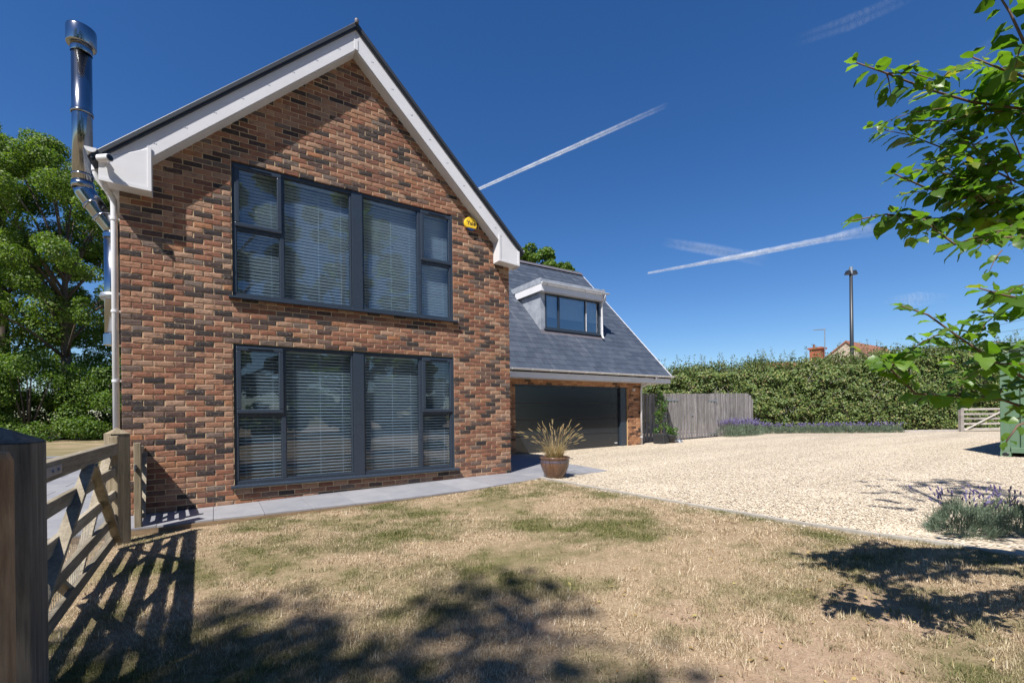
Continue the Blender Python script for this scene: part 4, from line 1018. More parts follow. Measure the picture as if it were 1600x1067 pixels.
# ------------------------------------------------------------------ pot of dry grass
pot = thing('flower_pot', 'round brown glazed pot standing at the corner of the paving', 'plant pot', (6.26, -1.02, -.005))
MB().lathe([(0, 0), (.165, 0), (.18, .015), (.215, .10), (.255, .20), (.268, .28), (.262, .335), (.275, .35), (.28, .372), (.265, .378), (.248, .36), (.24, .33), (0, .33)], (0, 0, 0), 36).build('pot_body', M_POT, pot, smooth=True)
MB().lathe([(.2665, .315), (.2685, .29), (.267, .275), (.263, .262)], (0, 0, .003), 36, 1.008, 1.008).build('glaze_band', M_POTRIM, pot, smooth=True)
og = thing('ornamental_grass', 'dry straw coloured fountain grass growing in the brown pot', 'plant', (6.26, -1.02, .325))
rg = np.random.default_rng(21)
def arc_blades(n, rmax, hmin, hmax, spread, w0, rng, droop=.5, segs=5):
    Vs, Fs = [], []; tips = []
    for i in range(n):
        a = rng.uniform(0, 6.283); r = rmax * math.sqrt(rng.random()); b = np.array([math.cos(a) * r, math.sin(a) * r, 0])
        a2 = a + rng.normal() * .5; dr = np.array([math.cos(a2), math.sin(a2), 0]); h = rng.uniform(hmin, hmax); s_ = spread * (.1 + .9 * rng.random()) * h
        sd_ = np.array([-math.sin(a2), math.cos(a2), 0]); o = len(Vs)
        for k in range(segs + 1):
            t = k / segs; p = b + dr * s_ * t ** 1.5 + np.array([0, 0, h * (t - droop * s_ / h * t ** 2.4)]); w = w0 * (1 - .75 * t)
            Vs += [p - sd_ * w, p + sd_ * w]
            if k == segs: tips.append((p, unit((p - prev)[None])[0]))
            prev = p
        Fs += [(o + 2 * k, o + 2 * k + 1, o + 2 * k + 3, o + 2 * k + 2) for k in range(segs)]
    return np.array(Vs), np.array(Fs), tips
V, F, _t = arc_blades(420, .16, .16, .42, .95, .0035, rg, .55); fast('blades', V, F, M_DRYGRASS, og)
V, F, tips = arc_blades(95, .13, .36, .72, 1.0, .0024, rg, .30); fast('flower_stalks', V, F, M_DRYGRASS, og)
hd = MB()
for p, d in tips:
    p = Vector(p); d = Vector(d); d = (d + Vector((0, 0, -.15))).normalized()
    hd.tube([p - d * .02, p + d * .02, p + d * .07, p + d * .10], [.003, .006, .005, .001], 5)
hd.build('seed_heads', M_DRYGRASS, og)

# ------------------------------------------------------------------ planters by the fence
pl_ = thing('square_planter', 'dark square lattice planter between downpipe and fence', 'planter', (14.35, 3.12, .04), math.radians(12))
MB().box(-.20, -.20, 0, .20, .20, .38).build('planter_box', M_PLANTER, pl_, bevel=.006)
lat = MB()
for k in range(-7, 12):
    for (fx_, s_) in ((1, -1), (-1, 1)):
        a = -.19 + k * .055
        p, q = (a, .03), (a + .32 * fx_, .35)
        def clip(p, q, lo, hi):
            (x0_, z0_), (x1_, z1_) = p, q
            if x0_ > x1_: x0_, z0_, x1_, z1_ = x1_, z1_, x0_, z0_
            if x1_ <= lo or x0_ >= hi: return None
            if x0_ < lo: z0_ += (lo - x0_) * (z1_ - z0_) / (x1_ - x0_); x0_ = lo
            if x1_ > hi: z1_ -= (x1_ - hi) * (z1_ - z0_) / (x1_ - x0_); x1_ = hi
            return (x0_, z0_), (x1_, z1_)
        r = clip(p, q, -.18, .18)
        if r:
            lat.bar((r[0][0], -.204, r[0][1]), (r[1][0], -.204, r[1][1]), .006, .012, (0, 1, 0)); lat.bar((-.204, r[0][0], r[0][1]), (-.204, r[1][0], r[1][1]), .006, .012, (1, 0, 0))
lat.build('lattice', M_PLANTER, pl_)
ps = thing('potted_shrub', 'tall leafy green shrub growing in the dark square planter', 'shrub', (14.35, 3.12, .40))
MB().tube([(0, 0, -.03), (.02, .01, .5), (0, 0, 1.2)], [.018, .014, .006], 7).build('stem', M_TWIG, ps)
blobs = [(rg.uniform(-.17, .17), rg.uniform(-.17, .17), z, .17) for z in (.12, .3, .5, .62, .75, .85, .98, 1.08, 1.2, 1.3)] + [(-.05, 0, 1.42, .12), (.16, -.05, 1.15, .16), (.18, 0, .85, .12), (-.18, 0, .72, .13)]
P, Nn = blob_points(blobs, 900, rg, .3); V, F = leaf_quads(P, Nn, rg.uniform(.05, .085, len(P)), rg); fast('foliage', V, F, M_POTSHRUB, ps)
p4 = thing('plant_pot', 'small dark tub with a low leafy plant right of the square planter', 'plant pot', (14.83, 3.10, .045))
MB().lathe([(0, 0), (.15, 0), (.19, .30), (.20, .32), (.18, .32), (.17, .28), (0, .28)], (0, 0, 0), 20).build('tub', M_PLANTER, p4, smooth=True)
P, Nn = blob_points([(0, 0, .42, .16), (.12, -.08, .32, .14), (.16, -.1, .5, .1), (-.08, 0, .55, .1)], 320, rg, .3); V, F = leaf_quads(P, Nn, rg.uniform(.05, .08, len(P)), rg); fast('foliage', V, F, M_POTSHRUB, p4)
st = thing('doorstop_stone', 'small pale rounded lump on the gravel by the fence foot', 'stone', (15.45, 3.2, .05))
MB().lathe([(0, .12), (.07, .11), (.10, .07), (.15, .02), (.17, 0)], (0, 0, 0), 12).build('stone_body', M_GALV, st, smooth=True)

# ------------------------------------------------------------------ board fence with a double gate
FY = 3.86
def ftop(x): return 1.85 + .15 * (x - 13.8) / 7.8
fence = thing('board_fence', 'weathered grey close board fence joining the garage to the hedge', 'fence', (13.75, FY, 0))
rf = random.Random(9)
def board_run(root, x0, x1, y, z_off=0.0, topf=ftop):
    x = x0; k = 0
    while x < x1 - .02:
        w = min(rf.uniform(.07, .11), x1 - x)
        zt_ = topf(x + w / 2) + rf.uniform(-.012, .012); zb = float(gravel_z(x)) - .02 + z_off
        b = MB(); yy = y - (.020 if k % 2 else 0) + rf.uniform(-.003, .003)
        ox_, oy_, oz_ = root.location
        b.box(0, 0, zb, w - (.0 if k % 2 else .008), .016, zt_)
        o = b.build('board', M_FENCE, root); o.location = (x - ox_, yy - oy_, -oz_)
        x += w; k += 1
board_run(fence, 13.75, 15.62, FY)
def curve_top(x): return ftop(x) - (.0 if x < 21.1 else .9 * ((x - 21.1) / .5) ** 2 * .35)
board_run(fence, 18.86, 21.6, FY, topf=curve_top)
rl = MB(); 
for z in (.4, 1.1, 1.65): rl.box(0, .03, z, 1.86, .08, z + .09); rl.box(5.12, .03, z, 7.8, .08, z + .09)
rl.build('back_rail', M_FENCE, fence)
for x in (0.05, 1.80, 5.12, 7.75):
    MB().box(x - .05, .03, -.2, x + .05, .13, 1.9).build('fence_post', M_FENCE, fence)
for (x0, x1, hx, lab) in ((15.64, 17.23, 15.66, 'left leaf of the grey board double gate, hinged by the planters'), (17.25, 18.84, 18.82, 'right leaf of the grey board double gate, hinged by the lavender')):
    gt = thing('board_gate', lab, 'gate', (x0, FY - .02, .04), 0, 'leaves of the double board gate')
    board_run(gt, x0, x1, FY - .02, .06)
    b = MB()
    for z in (.25, 1.0, 1.6): b.box(.02, .03, z, x1 - x0 - .02, .07, z + .09)
    b.build('back_rail', M_FENCE, gt)
    s_ = 1 if hx == 15.66 else -1
    for z in (.22, 1.60):
        hxx = hx - x0
        MB().bar((hxx - .02 * s_, -.022, z), (hxx + .60 * s_, -.022, z), .01, .055).build('hinge', M_GALV, gt); MB().box(hxx - .05, -.03, z - .10, hxx + .0, -.015, z + .12).build('hinge_plate', M_GALV, gt)
    if s_ > 0: MB().box(x1 - x0 - .16, -.03, .98, x1 - x0 - .02, -.016, 1.03).build('latch', M_GALV, gt)

# ------------------------------------------------------------------ hedge
HP = [(19.6, 13.5), (20.8, 11.7), (22.7, 8.7), (25.1, 5.7), (27.6, 3.1), (29.5, 1.0), (31.9, -.8), (34.9, -2.9), (39.2, -5.1), (44, -8)]
HT = [3.3, 3.4, 3.5, 3.55, 3.7, 3.92, 4.12, 4.2, 4.4, 4.4]
hp = np.array(HP, float); seg = np.linalg.norm(np.diff(hp, axis=0), axis=1); cum = np.concatenate([[0], np.cumsum(seg)])
def hedge_at(s): return np.stack([np.interp(s, cum, hp[:, 0]), np.interp(s, cum, hp[:, 1])], 1), np.interp(s, cum, HT)
hd_n = lambda s: unit(np.stack([-(np.interp(s + .3, cum, hp[:, 1]) - np.interp(s - .3, cum, hp[:, 1])), (np.interp(s + .3, cum, hp[:, 0]) - np.interp(s - .3, cum, hp[:, 0]))], 1)) * -1.0   # towards the drive
hedge = thing('hedge', 'tall ivy covered hedge along the far side of the gravel drive', 'hedge', (27.6, 3.1, 0))
rh = np.random.default_rng(31)
off = np.array([27.6, 3.1, 0])
nh = 120000
s = rh.uniform(0, cum[-1], nh); P2, H = hedge_at(s); Nv = hd_n(s)
z = rh.random(nh) ** .85
bulge = .13 * np_noise(s, z * 4.2, 71, .9) + .10 * np_noise(s, z * 4.2, 72, 2.7) + .06 * np_noise(s, z * 4.2, 73, 6.5) + rh.normal(size=nh) * .09 - .05
keep = rh.random(nh) < np.clip(.78 + .30 * np_noise(s, z * 4.2, 74, 1.8), .22, 1); s, z, P2, H, Nv, bulge = s[keep], z[keep], P2[keep], H[keep], Nv[keep], bulge[keep]; nh = len(s)
top = np.clip((z - .86) / .14, 0, 1); bulge -= top ** 2 * 1.0
P = np.stack([P2[:, 0] + Nv[:, 0] * bulge, P2[:, 1] + Nv[:, 1] * bulge, .1 + z * (H + .25 * np.sin(s * 2.1) * top)], 1) - off
Nn = unit(np.stack([Nv[:, 0], Nv[:, 1], .35 + top], 1) + rh.normal(size=(nh, 3)) * .55)
V, F = leaf_quads(P, Nn, rh.uniform(.06, .125, nh), rh, .8, .12); fast('foliage', V, F, M_IVY, hedge, 'stuff')
nt_ = 22000
s = rh.uniform(0, cum[-1], nt_); P2, H = hedge_at(s); Nv = hd_n(s); dpt = -rh.uniform(0, 2.2, nt_)
P = np.stack([P2[:, 0] + Nv[:, 0] * dpt, P2[:, 1] + Nv[:, 1] * dpt, H + rh.normal(size=nt_) * .18 + .16 * np_noise(s, dpt, 75, 1.6)], 1) - off
V, F = leaf_quads(P, unit(rh.normal(size=(nt_, 3)) + np.array([0, 0, .8])), rh.uniform(.07, .14, nt_), rh, .7); fast('hedge_top', V, F, M_BRAMBLE, hedge, 'stuff')
# upright shoots along the crest
Vs, Ns, Ss = [], [], []; stems = MB()
for i in range(420):
    s_ = np.array([rh.uniform(0, cum[-1])]); p2, H = hedge_at(s_); nv = hd_n(s_); q = -rh.uniform(.1, 1.6)
    b = np.array([p2[0, 0] + nv[0, 0] * q, p2[0, 1] + nv[0, 1] * q, H[0] - .15]) - off; L2 = rh.uniform(.4, 1.15) if rh.random() < .5 else rh.uniform(.2, .5)
    tp = b + np.array([rh.normal() * .1, rh.normal() * .1, L2]); stems.tube([b, tp], [.008, .003], 3, False)
    m_ = int(10 + L2 * 26); t = rh.random(m_)[:, None]
    Vs.append(b + (tp - b) * t + rh.normal(size=(m_, 3)) * .05); Ns.append(unit(rh.normal(size=(m_, 3)) + [0, 0, .6])); Ss.append(rh.uniform(.05, .10, m_))
V, F = leaf_quads(np.concatenate(Vs), np.concatenate(Ns), np.concatenate(Ss), rh, .6); fast('shoots', V, F, M_BRAMBLE, hedge, 'stuff'); stems.build('shoot_stems', M_TWIG, hedge, kind='stuff')
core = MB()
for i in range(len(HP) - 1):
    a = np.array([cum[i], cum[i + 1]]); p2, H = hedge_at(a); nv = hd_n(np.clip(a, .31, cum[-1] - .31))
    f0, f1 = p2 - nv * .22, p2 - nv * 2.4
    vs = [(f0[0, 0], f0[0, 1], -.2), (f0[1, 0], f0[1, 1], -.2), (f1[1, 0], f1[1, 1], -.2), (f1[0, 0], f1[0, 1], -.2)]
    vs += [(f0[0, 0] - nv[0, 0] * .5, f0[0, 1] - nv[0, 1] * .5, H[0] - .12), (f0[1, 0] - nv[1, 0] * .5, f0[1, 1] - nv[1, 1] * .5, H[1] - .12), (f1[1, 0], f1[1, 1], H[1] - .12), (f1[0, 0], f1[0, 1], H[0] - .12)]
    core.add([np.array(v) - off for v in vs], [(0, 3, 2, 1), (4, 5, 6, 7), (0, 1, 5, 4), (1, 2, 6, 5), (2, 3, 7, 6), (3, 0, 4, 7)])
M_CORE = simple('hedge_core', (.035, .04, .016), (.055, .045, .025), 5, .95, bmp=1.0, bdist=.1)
core.build('dark_core', M_CORE, hedge)  # added solid dark box inside the hedge, blocks the view through the leaves
tw = MB()
for i in range(90):
    s_ = np.array([rh.uniform(4, 17)]); p2, H = hedge_at(s_); nv = hd_n(s_)
    b = np.array([p2[0, 0] + nv[0, 0] * .1, p2[0, 1] + nv[0, 1] * .1, rh.uniform(.6, H[0] - .3)]) - off
    tw.tube([b, b + np.array([rh.normal() * .25, rh.normal() * .25, rh.uniform(.1, .5)]) + np.array([nv[0, 0], nv[0, 1], 0]) * .12], [.012, .005], 4, False)
tw.build('bare_twigs', M_SLEEPERGREY, hedge, kind='stuff')

# ------------------------------------------------------------------ lavender
def lavender(loc, r, hgt, label, nl, nf, group, seed, fl=.022):
    q = np.random.default_rng(seed)
    t = thing('lavender_bush', label, 'lavender', loc, 0, group)
    near = r < .35; n_ = 4200 if near else 1100
    d = unit(q.normal(size=(n_, 3))); d[:, 2] = np.abs(d[:, 2]); lump = 1 + .16 * np_noise(d[:, 0] * 3, d[:, 1] * 3 + d[:, 2] * 2, seed, 1.4)
    P = d * (np.array([r, r, hgt * .74]) * (lump * q.uniform(.55, 1.0, n_) ** .5)[:, None]); ax = unit(d * .55 + np.array([0, 0, .75]) + q.normal(size=(n_, 3)) * .38)
    sd_ = unit(np.cross(ax, q.normal(size=(n_, 3)))); ln = q.uniform(.035, .075, n_)[:, None] * (1 if near else 1.9); w_ = .0042 if near else .010
    V = np.stack([P - sd_ * w_ * .5, P + sd_ * w_ * .5, P + ax * ln * .6 + sd_ * w_ * .5, P + ax * ln], 1).reshape(-1, 3); ii = np.arange(n_)[:, None] * 4
    F = np.concatenate([ii + np.array([[0, 1, 2]]), ii + np.array([[0, 2, 3]])], 1).reshape(-1, 3); fast('foliage', V, F, M_LAVLEAF, t)
    V, F, tips = arc_blades(nf, r * .6, hgt * .8, hgt * 1.15, .6, .0032 if r < .35 else .005, q, .15, 3); fast('flower_stalks', V, F, M_LAVLEAF, t)
    f = MB()
    for p, d in tips:
        if r < .35: f = MB()
        p = Vector(p); d = Vector(d); f.tube([p - d * fl * .3, p + d * fl * .5, p + d * fl * 1.6, p + d * fl * 2.2], [fl * .2, fl * .42, fl * .32, fl * .05], 5)
        if r < .35: f.build('flower_head', M_LAVFLOWER, t)
    if r >= .35: f.build('flower_heads', M_LAVFLOWER, t, kind='stuff')
lavender((6.90, -6.36, .0), .27, .36, 'grey green lavender clump left of its twin at the gravel edge', 1500, 44, 'lavender clumps at the lawn corner', 1, .018)
lavender((7.36, -6.62, .0), .27, .36, 'grey green lavender clump at the right picture edge by the edging', 1500, 46, 'lavender clumps at the lawn corner', 2, .018)
lav_bed = [(19.3, 3.50, .55, .62, 'big'), (19.95, 3.42, .55, .66, 'big'), (20.6, 3.5, .5, .55, 'big'), (21.4, 3.75, .45, .48, ''), (22.1, 3.85, .42, .45, '')]
a0, a1 = np.array((22.7, 3.55)), np.array((26.9, .35))
for k in range(11): p = a0 + (a1 - a0) * k / 10; lav_bed.append((p[0], p[1], .38, .40, ''))
ORD = 'first second third fourth fifth sixth seventh eighth ninth tenth eleventh twelfth thirteenth'.split()
labs = ['purple lavender bush in full flower against the fence end', 'tallest purple lavender bush under the curved fence end', 'purple lavender bush just right of the fence end']
for k, (x, y, r, h, big) in enumerate(lav_bed):
    lavender((x, y, float(gravel_z(x)) - .01), r, h, labs[k] if k < 3 else f'low pale lavender bush along the hedge foot, {ORD[k - 3]} from the fence end', 520, 120 if big else 34, 'lavender along the hedge foot', 50 + k, .038)
kb = MB(); kb.bar((27.3, .2, .12), (29.5, -1.22, .12), .12, .24); tag(kb.build('timber_kerb', M_SLEEPERGREY), 'grey timber kerb at the hedge foot left of the far gate', 'kerb')

# far field gate
fg = thing('field_gate', 'distant grey five bar gate beside the green container', 'gate', (29.49, -1.34, .10), math.atan2(-.544, .839))
MB().box(-.07, -.07, -.2, .07, .07, 1.12).build('stile', M_SLEEPERGREY, fg)
for z in (.16, .40, .63, .84, 1.06): MB().box(.07, -.02, z - .045, 3.2, .02, z + .045).build('rail', M_SLEEPERGREY, fg)
MB().bar((.1, -.035, .1), (1.9, -.035, 1.0), .03, .09, (0, 1, 0)).build('brace', M_SLEEPERGREY, fg); MB().box(3.2, -.05, .0, 3.3, .05, 1.15).build('stile', M_SLEEPERGREY, fg)

# ------------------------------------------------------------------ shipping container
ct = thing('shipping_container', 'green steel shipping container at the right edge of the drive', 'container', (16.05, -7.42, .07))
Wc, Lc, Hc = 2.44, 6.06, 2.56
fr = MB()
for y in (0, Wc - .15):
    for x in (0, Lc - .15): fr.box(x, y, .118, x + .15, y + .15, Hc - .118)
fr.box(0.01, .16, .10, .09, Wc - .16, .22); fr.box(.01, .16, Hc - .16, .09, Wc - .16, Hc - .012)
fr.box(.16, .01, .04, Lc - .16, .09, .18); fr.box(.16, Wc - .09, .04, Lc - .16, Wc - .01, .18); fr.box(.16, .01, Hc - .09, Lc - .16, .08, Hc - .012); fr.box(.16, Wc - .08, Hc - .09, Lc - .16, Wc - .01, Hc - .012)
fr.build('container_frame', M_CONT, ct, bevel=.01)
for y in (0, Wc - .17):
    for x in (0, Lc - .18):
        for z in (0, Hc - .117):
            b = MB(); b.box(x - .004, y - .004 if y == 0 else y - .0, z, x + .178, y + .175, z + .117); cst = b.build('corner_casting', M_CONT, ct, bevel=.008)
            if x == 0: MB().lathe([(0, 0), (.026, 0), (.04, .0), (.045, -.004)], (0, 0, 0), 14, 1, 1.3).build('casting_hole', M_BLACK, cst).matrix_local = Matrix.Translation((x - .0075, y + .085, z + .06)) @ Matrix.Rotation(-math.pi / 2, 4, 'Y')
def corr(n, a0, a1, depth, fixed):
    pts = []; per = (a1 - a0) / n
    for k in range(n):
        b = a0 + k * per; pts += [(b, 0), (b + per * .30, 0), (b + per * .42, depth), (b + per * .80, depth), (b + per * .92, 0)]
    pts.append((a1, 0)); return pts
e = MB(); pr = corr(9, .15, Wc - .15, .045, 0); e.add([(.045 + d, y, z) for z in (.22, Hc - .16) for y, d in pr], [(i, i + 1, i + 1 + len(pr), i + len(pr)) for i in range(len(pr) - 1)]); e.build('end_panel', M_CONT, ct)
for yy, sg in ((.05, 1), (Wc - .05, -1)):
    e = MB(); pr = corr(20, .15, Lc - .15, .036 * sg, 0); e.add([(x, yy + d, z) for z in (.18, Hc - .09) for x, d in pr], [(i, i + 1, i + 1 + len(pr), i + len(pr)) for i in range(len(pr) - 1)]); e.build('side_panel', M_CONT, ct)
MB().box(.09, .08, Hc - .06, Lc - .09, Wc - .08, Hc - .02).build('container_roof', M_CONT, ct); MB().box(.09, .1, .1, Lc - .09, Wc - .1, .16).build('container_floor', M_RUST, ct)
MB().box(-.002, Wc - .62, .10, .006, Wc - .175, .205).build('rail_plate', M_CONT, ct)

# ------------------------------------------------------------------ street lamp, neighbour's house
lp = thing('street_lamp', 'tall dark street lamp post with two hooded heads above the hedge', 'street lamp', (32.59, 4.03, -.1))
MB().tube([(0, 0, 0), (0, 0, 9.55)], [.12, .085], 14).build('post', M_GRATE, lp, smooth=True)
MB().tube([(0, 0, 9.3), (0, 0, 9.72)], .105, 12).build('post_cap', M_GALV, lp)
rv = Vector((.839, -.544, 0))
for s_ in (-1, 1):
    c = rv * (.17 * s_); b = MB()
    b.add([(c + rv * (a * .13) + Vector((-.544 * .0, 0, 0)) + Vector((.544 * e_, .839 * e_, 0)) * .12 + Vector((0, 0, z_))) for z_, k_ in ((9.28, 1), (9.52, .35)) for a, e_ in ((-k_, -1), (k_ * (1.3 if s_ > 0 else 1), -1), (k_ * (1.3 if s_ > 0 else 1), 1), (-k_ * (1.3 if s_ < 0 else 1), 1))],
          [(0, 1, 2, 3), (7, 6, 5, 4), (0, 4, 5, 1), (1, 5, 6, 2), (2, 6, 7, 3), (3, 7, 4, 0)])
    b.build('lamp_head', M_GRATE, lp)
nb = thing('neighbour_house', 'low stone gabled house with red tiled roof beyond the hedge', 'house', (59.03, 14.3, 0))
# gable faces the drive; ridge runs away to the right
gd_ = Vector((-.839, .544, 0)).normalized(); rd_ = Vector((8.0, .05, 0)).normalized()
def nbp(a, r, z): return gd_ * a + rd_ * r + Vector((0, 0, z))
b = MB(); vs = [nbp(-4.6, 0, -.3), nbp(4.2, 0, -.3), nbp(4.2, 0, 5.5), nbp(0, 0, 8.65), nbp(-4.6, 0, 5.5)]; vs += [v + rd_ * 11 for v in vs]
b.add(vs, [(0, 1, 2, 3, 4), (9, 8, 7, 6, 5), (0, 5, 6, 1), (1, 6, 7, 2), (4, 9, 5, 0)]); b.build('wall', M_STONEWALL, nb)
b = MB()
for s_, a_, z_ in ((1, 4.6, 5.2), (-1, -5.0, 5.2)):
    v = [nbp(0, -.25, 8.81), nbp(a_, -.25, z_), nbp(a_, 11.2, z_), nbp(0, 11.2, 8.81)]; v += [p - Vector((0, 0, .16)) for p in v]
    b.add(v, [(0, 1, 2, 3), (7, 6, 5, 4), (0, 4, 5, 1), (1, 5, 6, 2), (2, 6, 7, 3), (3, 7, 4, 0)])
rfo = b.build('roof', M_TILE, nb)
b = MB(); c = Vector((-4.2, 2.6, 0))      # lower wing with its own roof, and the chimney on its ridge
v = [Vector((-9.6, 5.2, 6.35)), Vector((-1.2, .75, 6.55)), Vector((-.2, 2.6, 4.4)), Vector((-8.6, 7.1, 4.2)), Vector((-10.6, 3.3, 4.2)), Vector((-2.2, -1.1, 4.4))]
b.add(v, [(0, 1, 2, 3), (0, 4, 5, 1), (0, 3, 4), (1, 5, 2), (2, 5, 4, 3)]); b.build('roof', M_TILE, nb)
cpos = Vector((-2.71, 1.76, 0))
ch = MB(); ch.box(cpos.x - .55, cpos.y - .55, 5.8, cpos.x + .55, cpos.y + .55, 7.85); cho = ch.build('chimney', M_CHIMBRICK, nb, bevel=.02)
MB().box(cpos.x - .68, cpos.y - .68, 7.851, cpos.x + .68, cpos.y + .68, 8.05).build('chimney_cap', M_CHIMBRICK, cho)
MB().lathe([(.12, 0), (.1, .35), (.13, .37)], (cpos.x - .3, cpos.y + .2, 8.05), 10).build('chimney_pot', M_TILE, cho)
ae = thing('tv_aerial', 'thin metal aerial mast right of the red chimney', 'aerial', (55.89, 15.14, 6.2))
MB().tube([(0, 0, 0), (0, 0, 3.72)], .05, 6).build('mast', M_GALV, ae); MB().tube([(.1, -.06, 3.7), (-1.0, .65, 3.62)], .035, 6).build('boom', M_GALV, ae)
for k in range(6):
    p = Vector((-.9 + k * .15, .58 - k * .1, 3.63)); MB().tube([p - Vector((.12, .2, 0)), p + Vector((.12, .2, 0))], .012, 4).build('element', M_GALV, ae)
# overhead wires
wr = MB()
WIRE_A = [(47.8, 12.5, 5.2), (49.15, 8.78, 5.91), (49.43, 3.84, 6.83), (48.51, .86, 7.2), (46.85, -2.83, 7.47), (44, -8, 7.7)]
WIRE_B = [(49.0, 13, 5.2), (50.36, 9.2, 5.8), (50.77, 4.16, 6.47), (49.94, 1.12, 6.81), (48.42, -2.66, 6.93), (45.5, -8, 7.0)]
for pts in (WIRE_A, WIRE_B): wr.tube(pts, .012, 4)
tag(wr.build('overhead_wires', M_BLACK), 'thin overhead wires above the hedge at the right', 'wires')

# ------------------------------------------------------------------ trees
def tree(name, label, loc, trunk, limbs, blobs, nleaf, size, leafm, group, seed, shell=.45, aspect=.6):
    q = np.random.default_rng(seed); t = thing(name, label, 'tree', loc, 0, group)
    b = MB(); b.tube(trunk[0], trunk[1], 10)
    for pts, r in limbs: b.tube(pts, r, 6)
    b.build('trunk', M_BARK, t, smooth=True)
    P, Nn = blob_points(blobs, nleaf, q, shell); V, F = leaf_quads(P, Nn, q.uniform(size[0], size[1], len(P)), q, aspect); fast('crown', V, F, leafm, t, 'stuff')
    return t
def oak(label, loc, h, r, seed, nleaf, size, base=.30, m=M_OAK, group='trees beyond the left lawn', squash=1.0, tr=.38, nb=120):
    q = random.Random(seed); blobs, limbs = [], []
    top = h * .62
    for k in range(nb):
        a = q.uniform(0, 6.283); v = q.random(); z = h * base + (h - h * base) * v
        rr = r * math.sqrt(max(.05, 1 - (2 * v - .85) ** 2 * .72)) * (.35 + .65 * math.sqrt(q.random()))
        p = (math.cos(a) * rr, math.sin(a) * rr, z * squash); br = r * q.uniform(.09, .19); blobs.append((*p, br))
        if k % 4 == 0:
            z0 = max(h * base * .7, min(top, z * .62)); mid = (p[0] * .45, p[1] * .45, (z0 + z) / 2 * 1.02)
            limbs.append(([(0, 0, z0), mid, p], [tr * .38, tr * .2, .03]))
    return tree('tree', label, loc, ([(0, 0, -.4), (.05, 0, h * .2), (-.1, .05, h * .45), (.1, 0, h * .8)], [tr * 1.25, tr, tr * .7, tr * .15]), limbs, blobs, nleaf, size, m, group, seed)
oak('tall spreading green tree furthest left beyond the lawn', (-11.9, 40.5, -.2), 22.4, 8.0, 5, 105000, (.12, .25), .22)
oak('tall tree with bare lower trunk behind the steel flue', (-7.5, 35.0, -.2), 18.6, 6.0, 14, 76000, (.11, .22), .42, tr=.30)
oak('round topped green tree rising behind the slate roof ridge', (24.56, 24.73, 0), 15.4, 3.5, 23, 24000, (.16, .32), .4, M_SHRUB, 'trees behind the house')
oak('smaller green treetop behind the right end of the roof ridge', (26.75, 23.3, 0), 14.3, 1.7, 29, 7000, (.16, .30), .6, M_SHRUB, 'trees behind the house')
# understorey bushes at the far side of the left lawn
sh = [(-19.5, 33.5, 4.6, 3.4), (-14.6, 32.0, 5.2, 3.2), (-11.2, 33.8, 4.9, 2.8), (-8.8, 32.6, 5.7, 2.8), (-6.4, 33.6, 4.9, 2.4), (-4.4, 32.4, 5.4, 2.5), (-2.0, 33.2, 5.8, 2.8), (1.0, 34.0, 5.5, 2.8), (-13.0, 38.0, 6.6, 4.0), (-5.6, 38.5, 7.0, 4.0), (-1.6, 38.5, 7.0, 4.0)]
shl = ['leftmost bush of the thicket beyond the lawn', 'broad dark bush behind the near gate post', 'mid green bush second from the broad one in the thicket', 'tall bush under the spreading tree by the lawn', 'lower bush in front of the bare tree trunk', 'bright leafy bush just left of the downpipe', 'bush half hidden behind the white downpipe', 'bush hidden behind the brick corner', 'high bush at the back under the left tree', 'high bush at the back behind the bare trunk', 'high bush at the back by the house corner']
for k, ((x, y, h_, r_), lab) in enumerate(zip(sh, shl)):
    q = random.Random(100 + k); bl = []
    for j in range(26):
        a = q.uniform(0, 6.283); v = q.random(); rr = r_ * math.sqrt(max(.1, 1 - (v * 1.05) ** 2)) * math.sqrt(q.random()); bl.append((math.cos(a) * rr, math.sin(a) * rr, .35 + (h_ - .7) * v, q.uniform(.6, 1.05)))
    tree('bush', lab, (x, y, -.2), ([(0, 0, -.2), (.1, 0, h_ * .6)], [.16, .05]), [([(0, 0, .3), (q.uniform(-1, 1) * r_ * .6, q.uniform(-1, 1) * r_ * .6, h_ * .7)], [.09, .02]) for _ in range(7)], bl, 13000, (.09, .20), M_SHRUB, 'bushes beyond the left lawn', 200 + k)
# trees behind and left of the viewpoint: they shade the lawn and show in the window panes
oak('leafy tree left of the viewpoint shading the lawn', (-7.35, -10.75, -.2), 13.6, 3.5, 41, 7000, (.12, .24), .56, tr=.2, group='trees behind the viewpoint', nb=84)
for k, (x, y, h_, r_) in enumerate([(-8, -26, 15, 6), (1.5, -27, 19.5, 6.2), (9.2, -28, 17.5, 5.0), (15, -29, 5.5, 3.4), (22, -27, 5.0, 3.6), (-17, -24, 12, 5)]):
    oak(['tree far behind the viewpoint, third from the west', 'tallest tree far behind the viewpoint', 'slim tree behind the viewpoint next to the tallest', 'low bushy tree behind the viewpoint', 'lowest bushy tree behind the viewpoint', 'westmost tree behind the viewpoint'][k], (x, y, -.2), h_, r_, 60 + k, 15000, (.30, .60), .04, group='trees behind the viewpoint', nb=90)

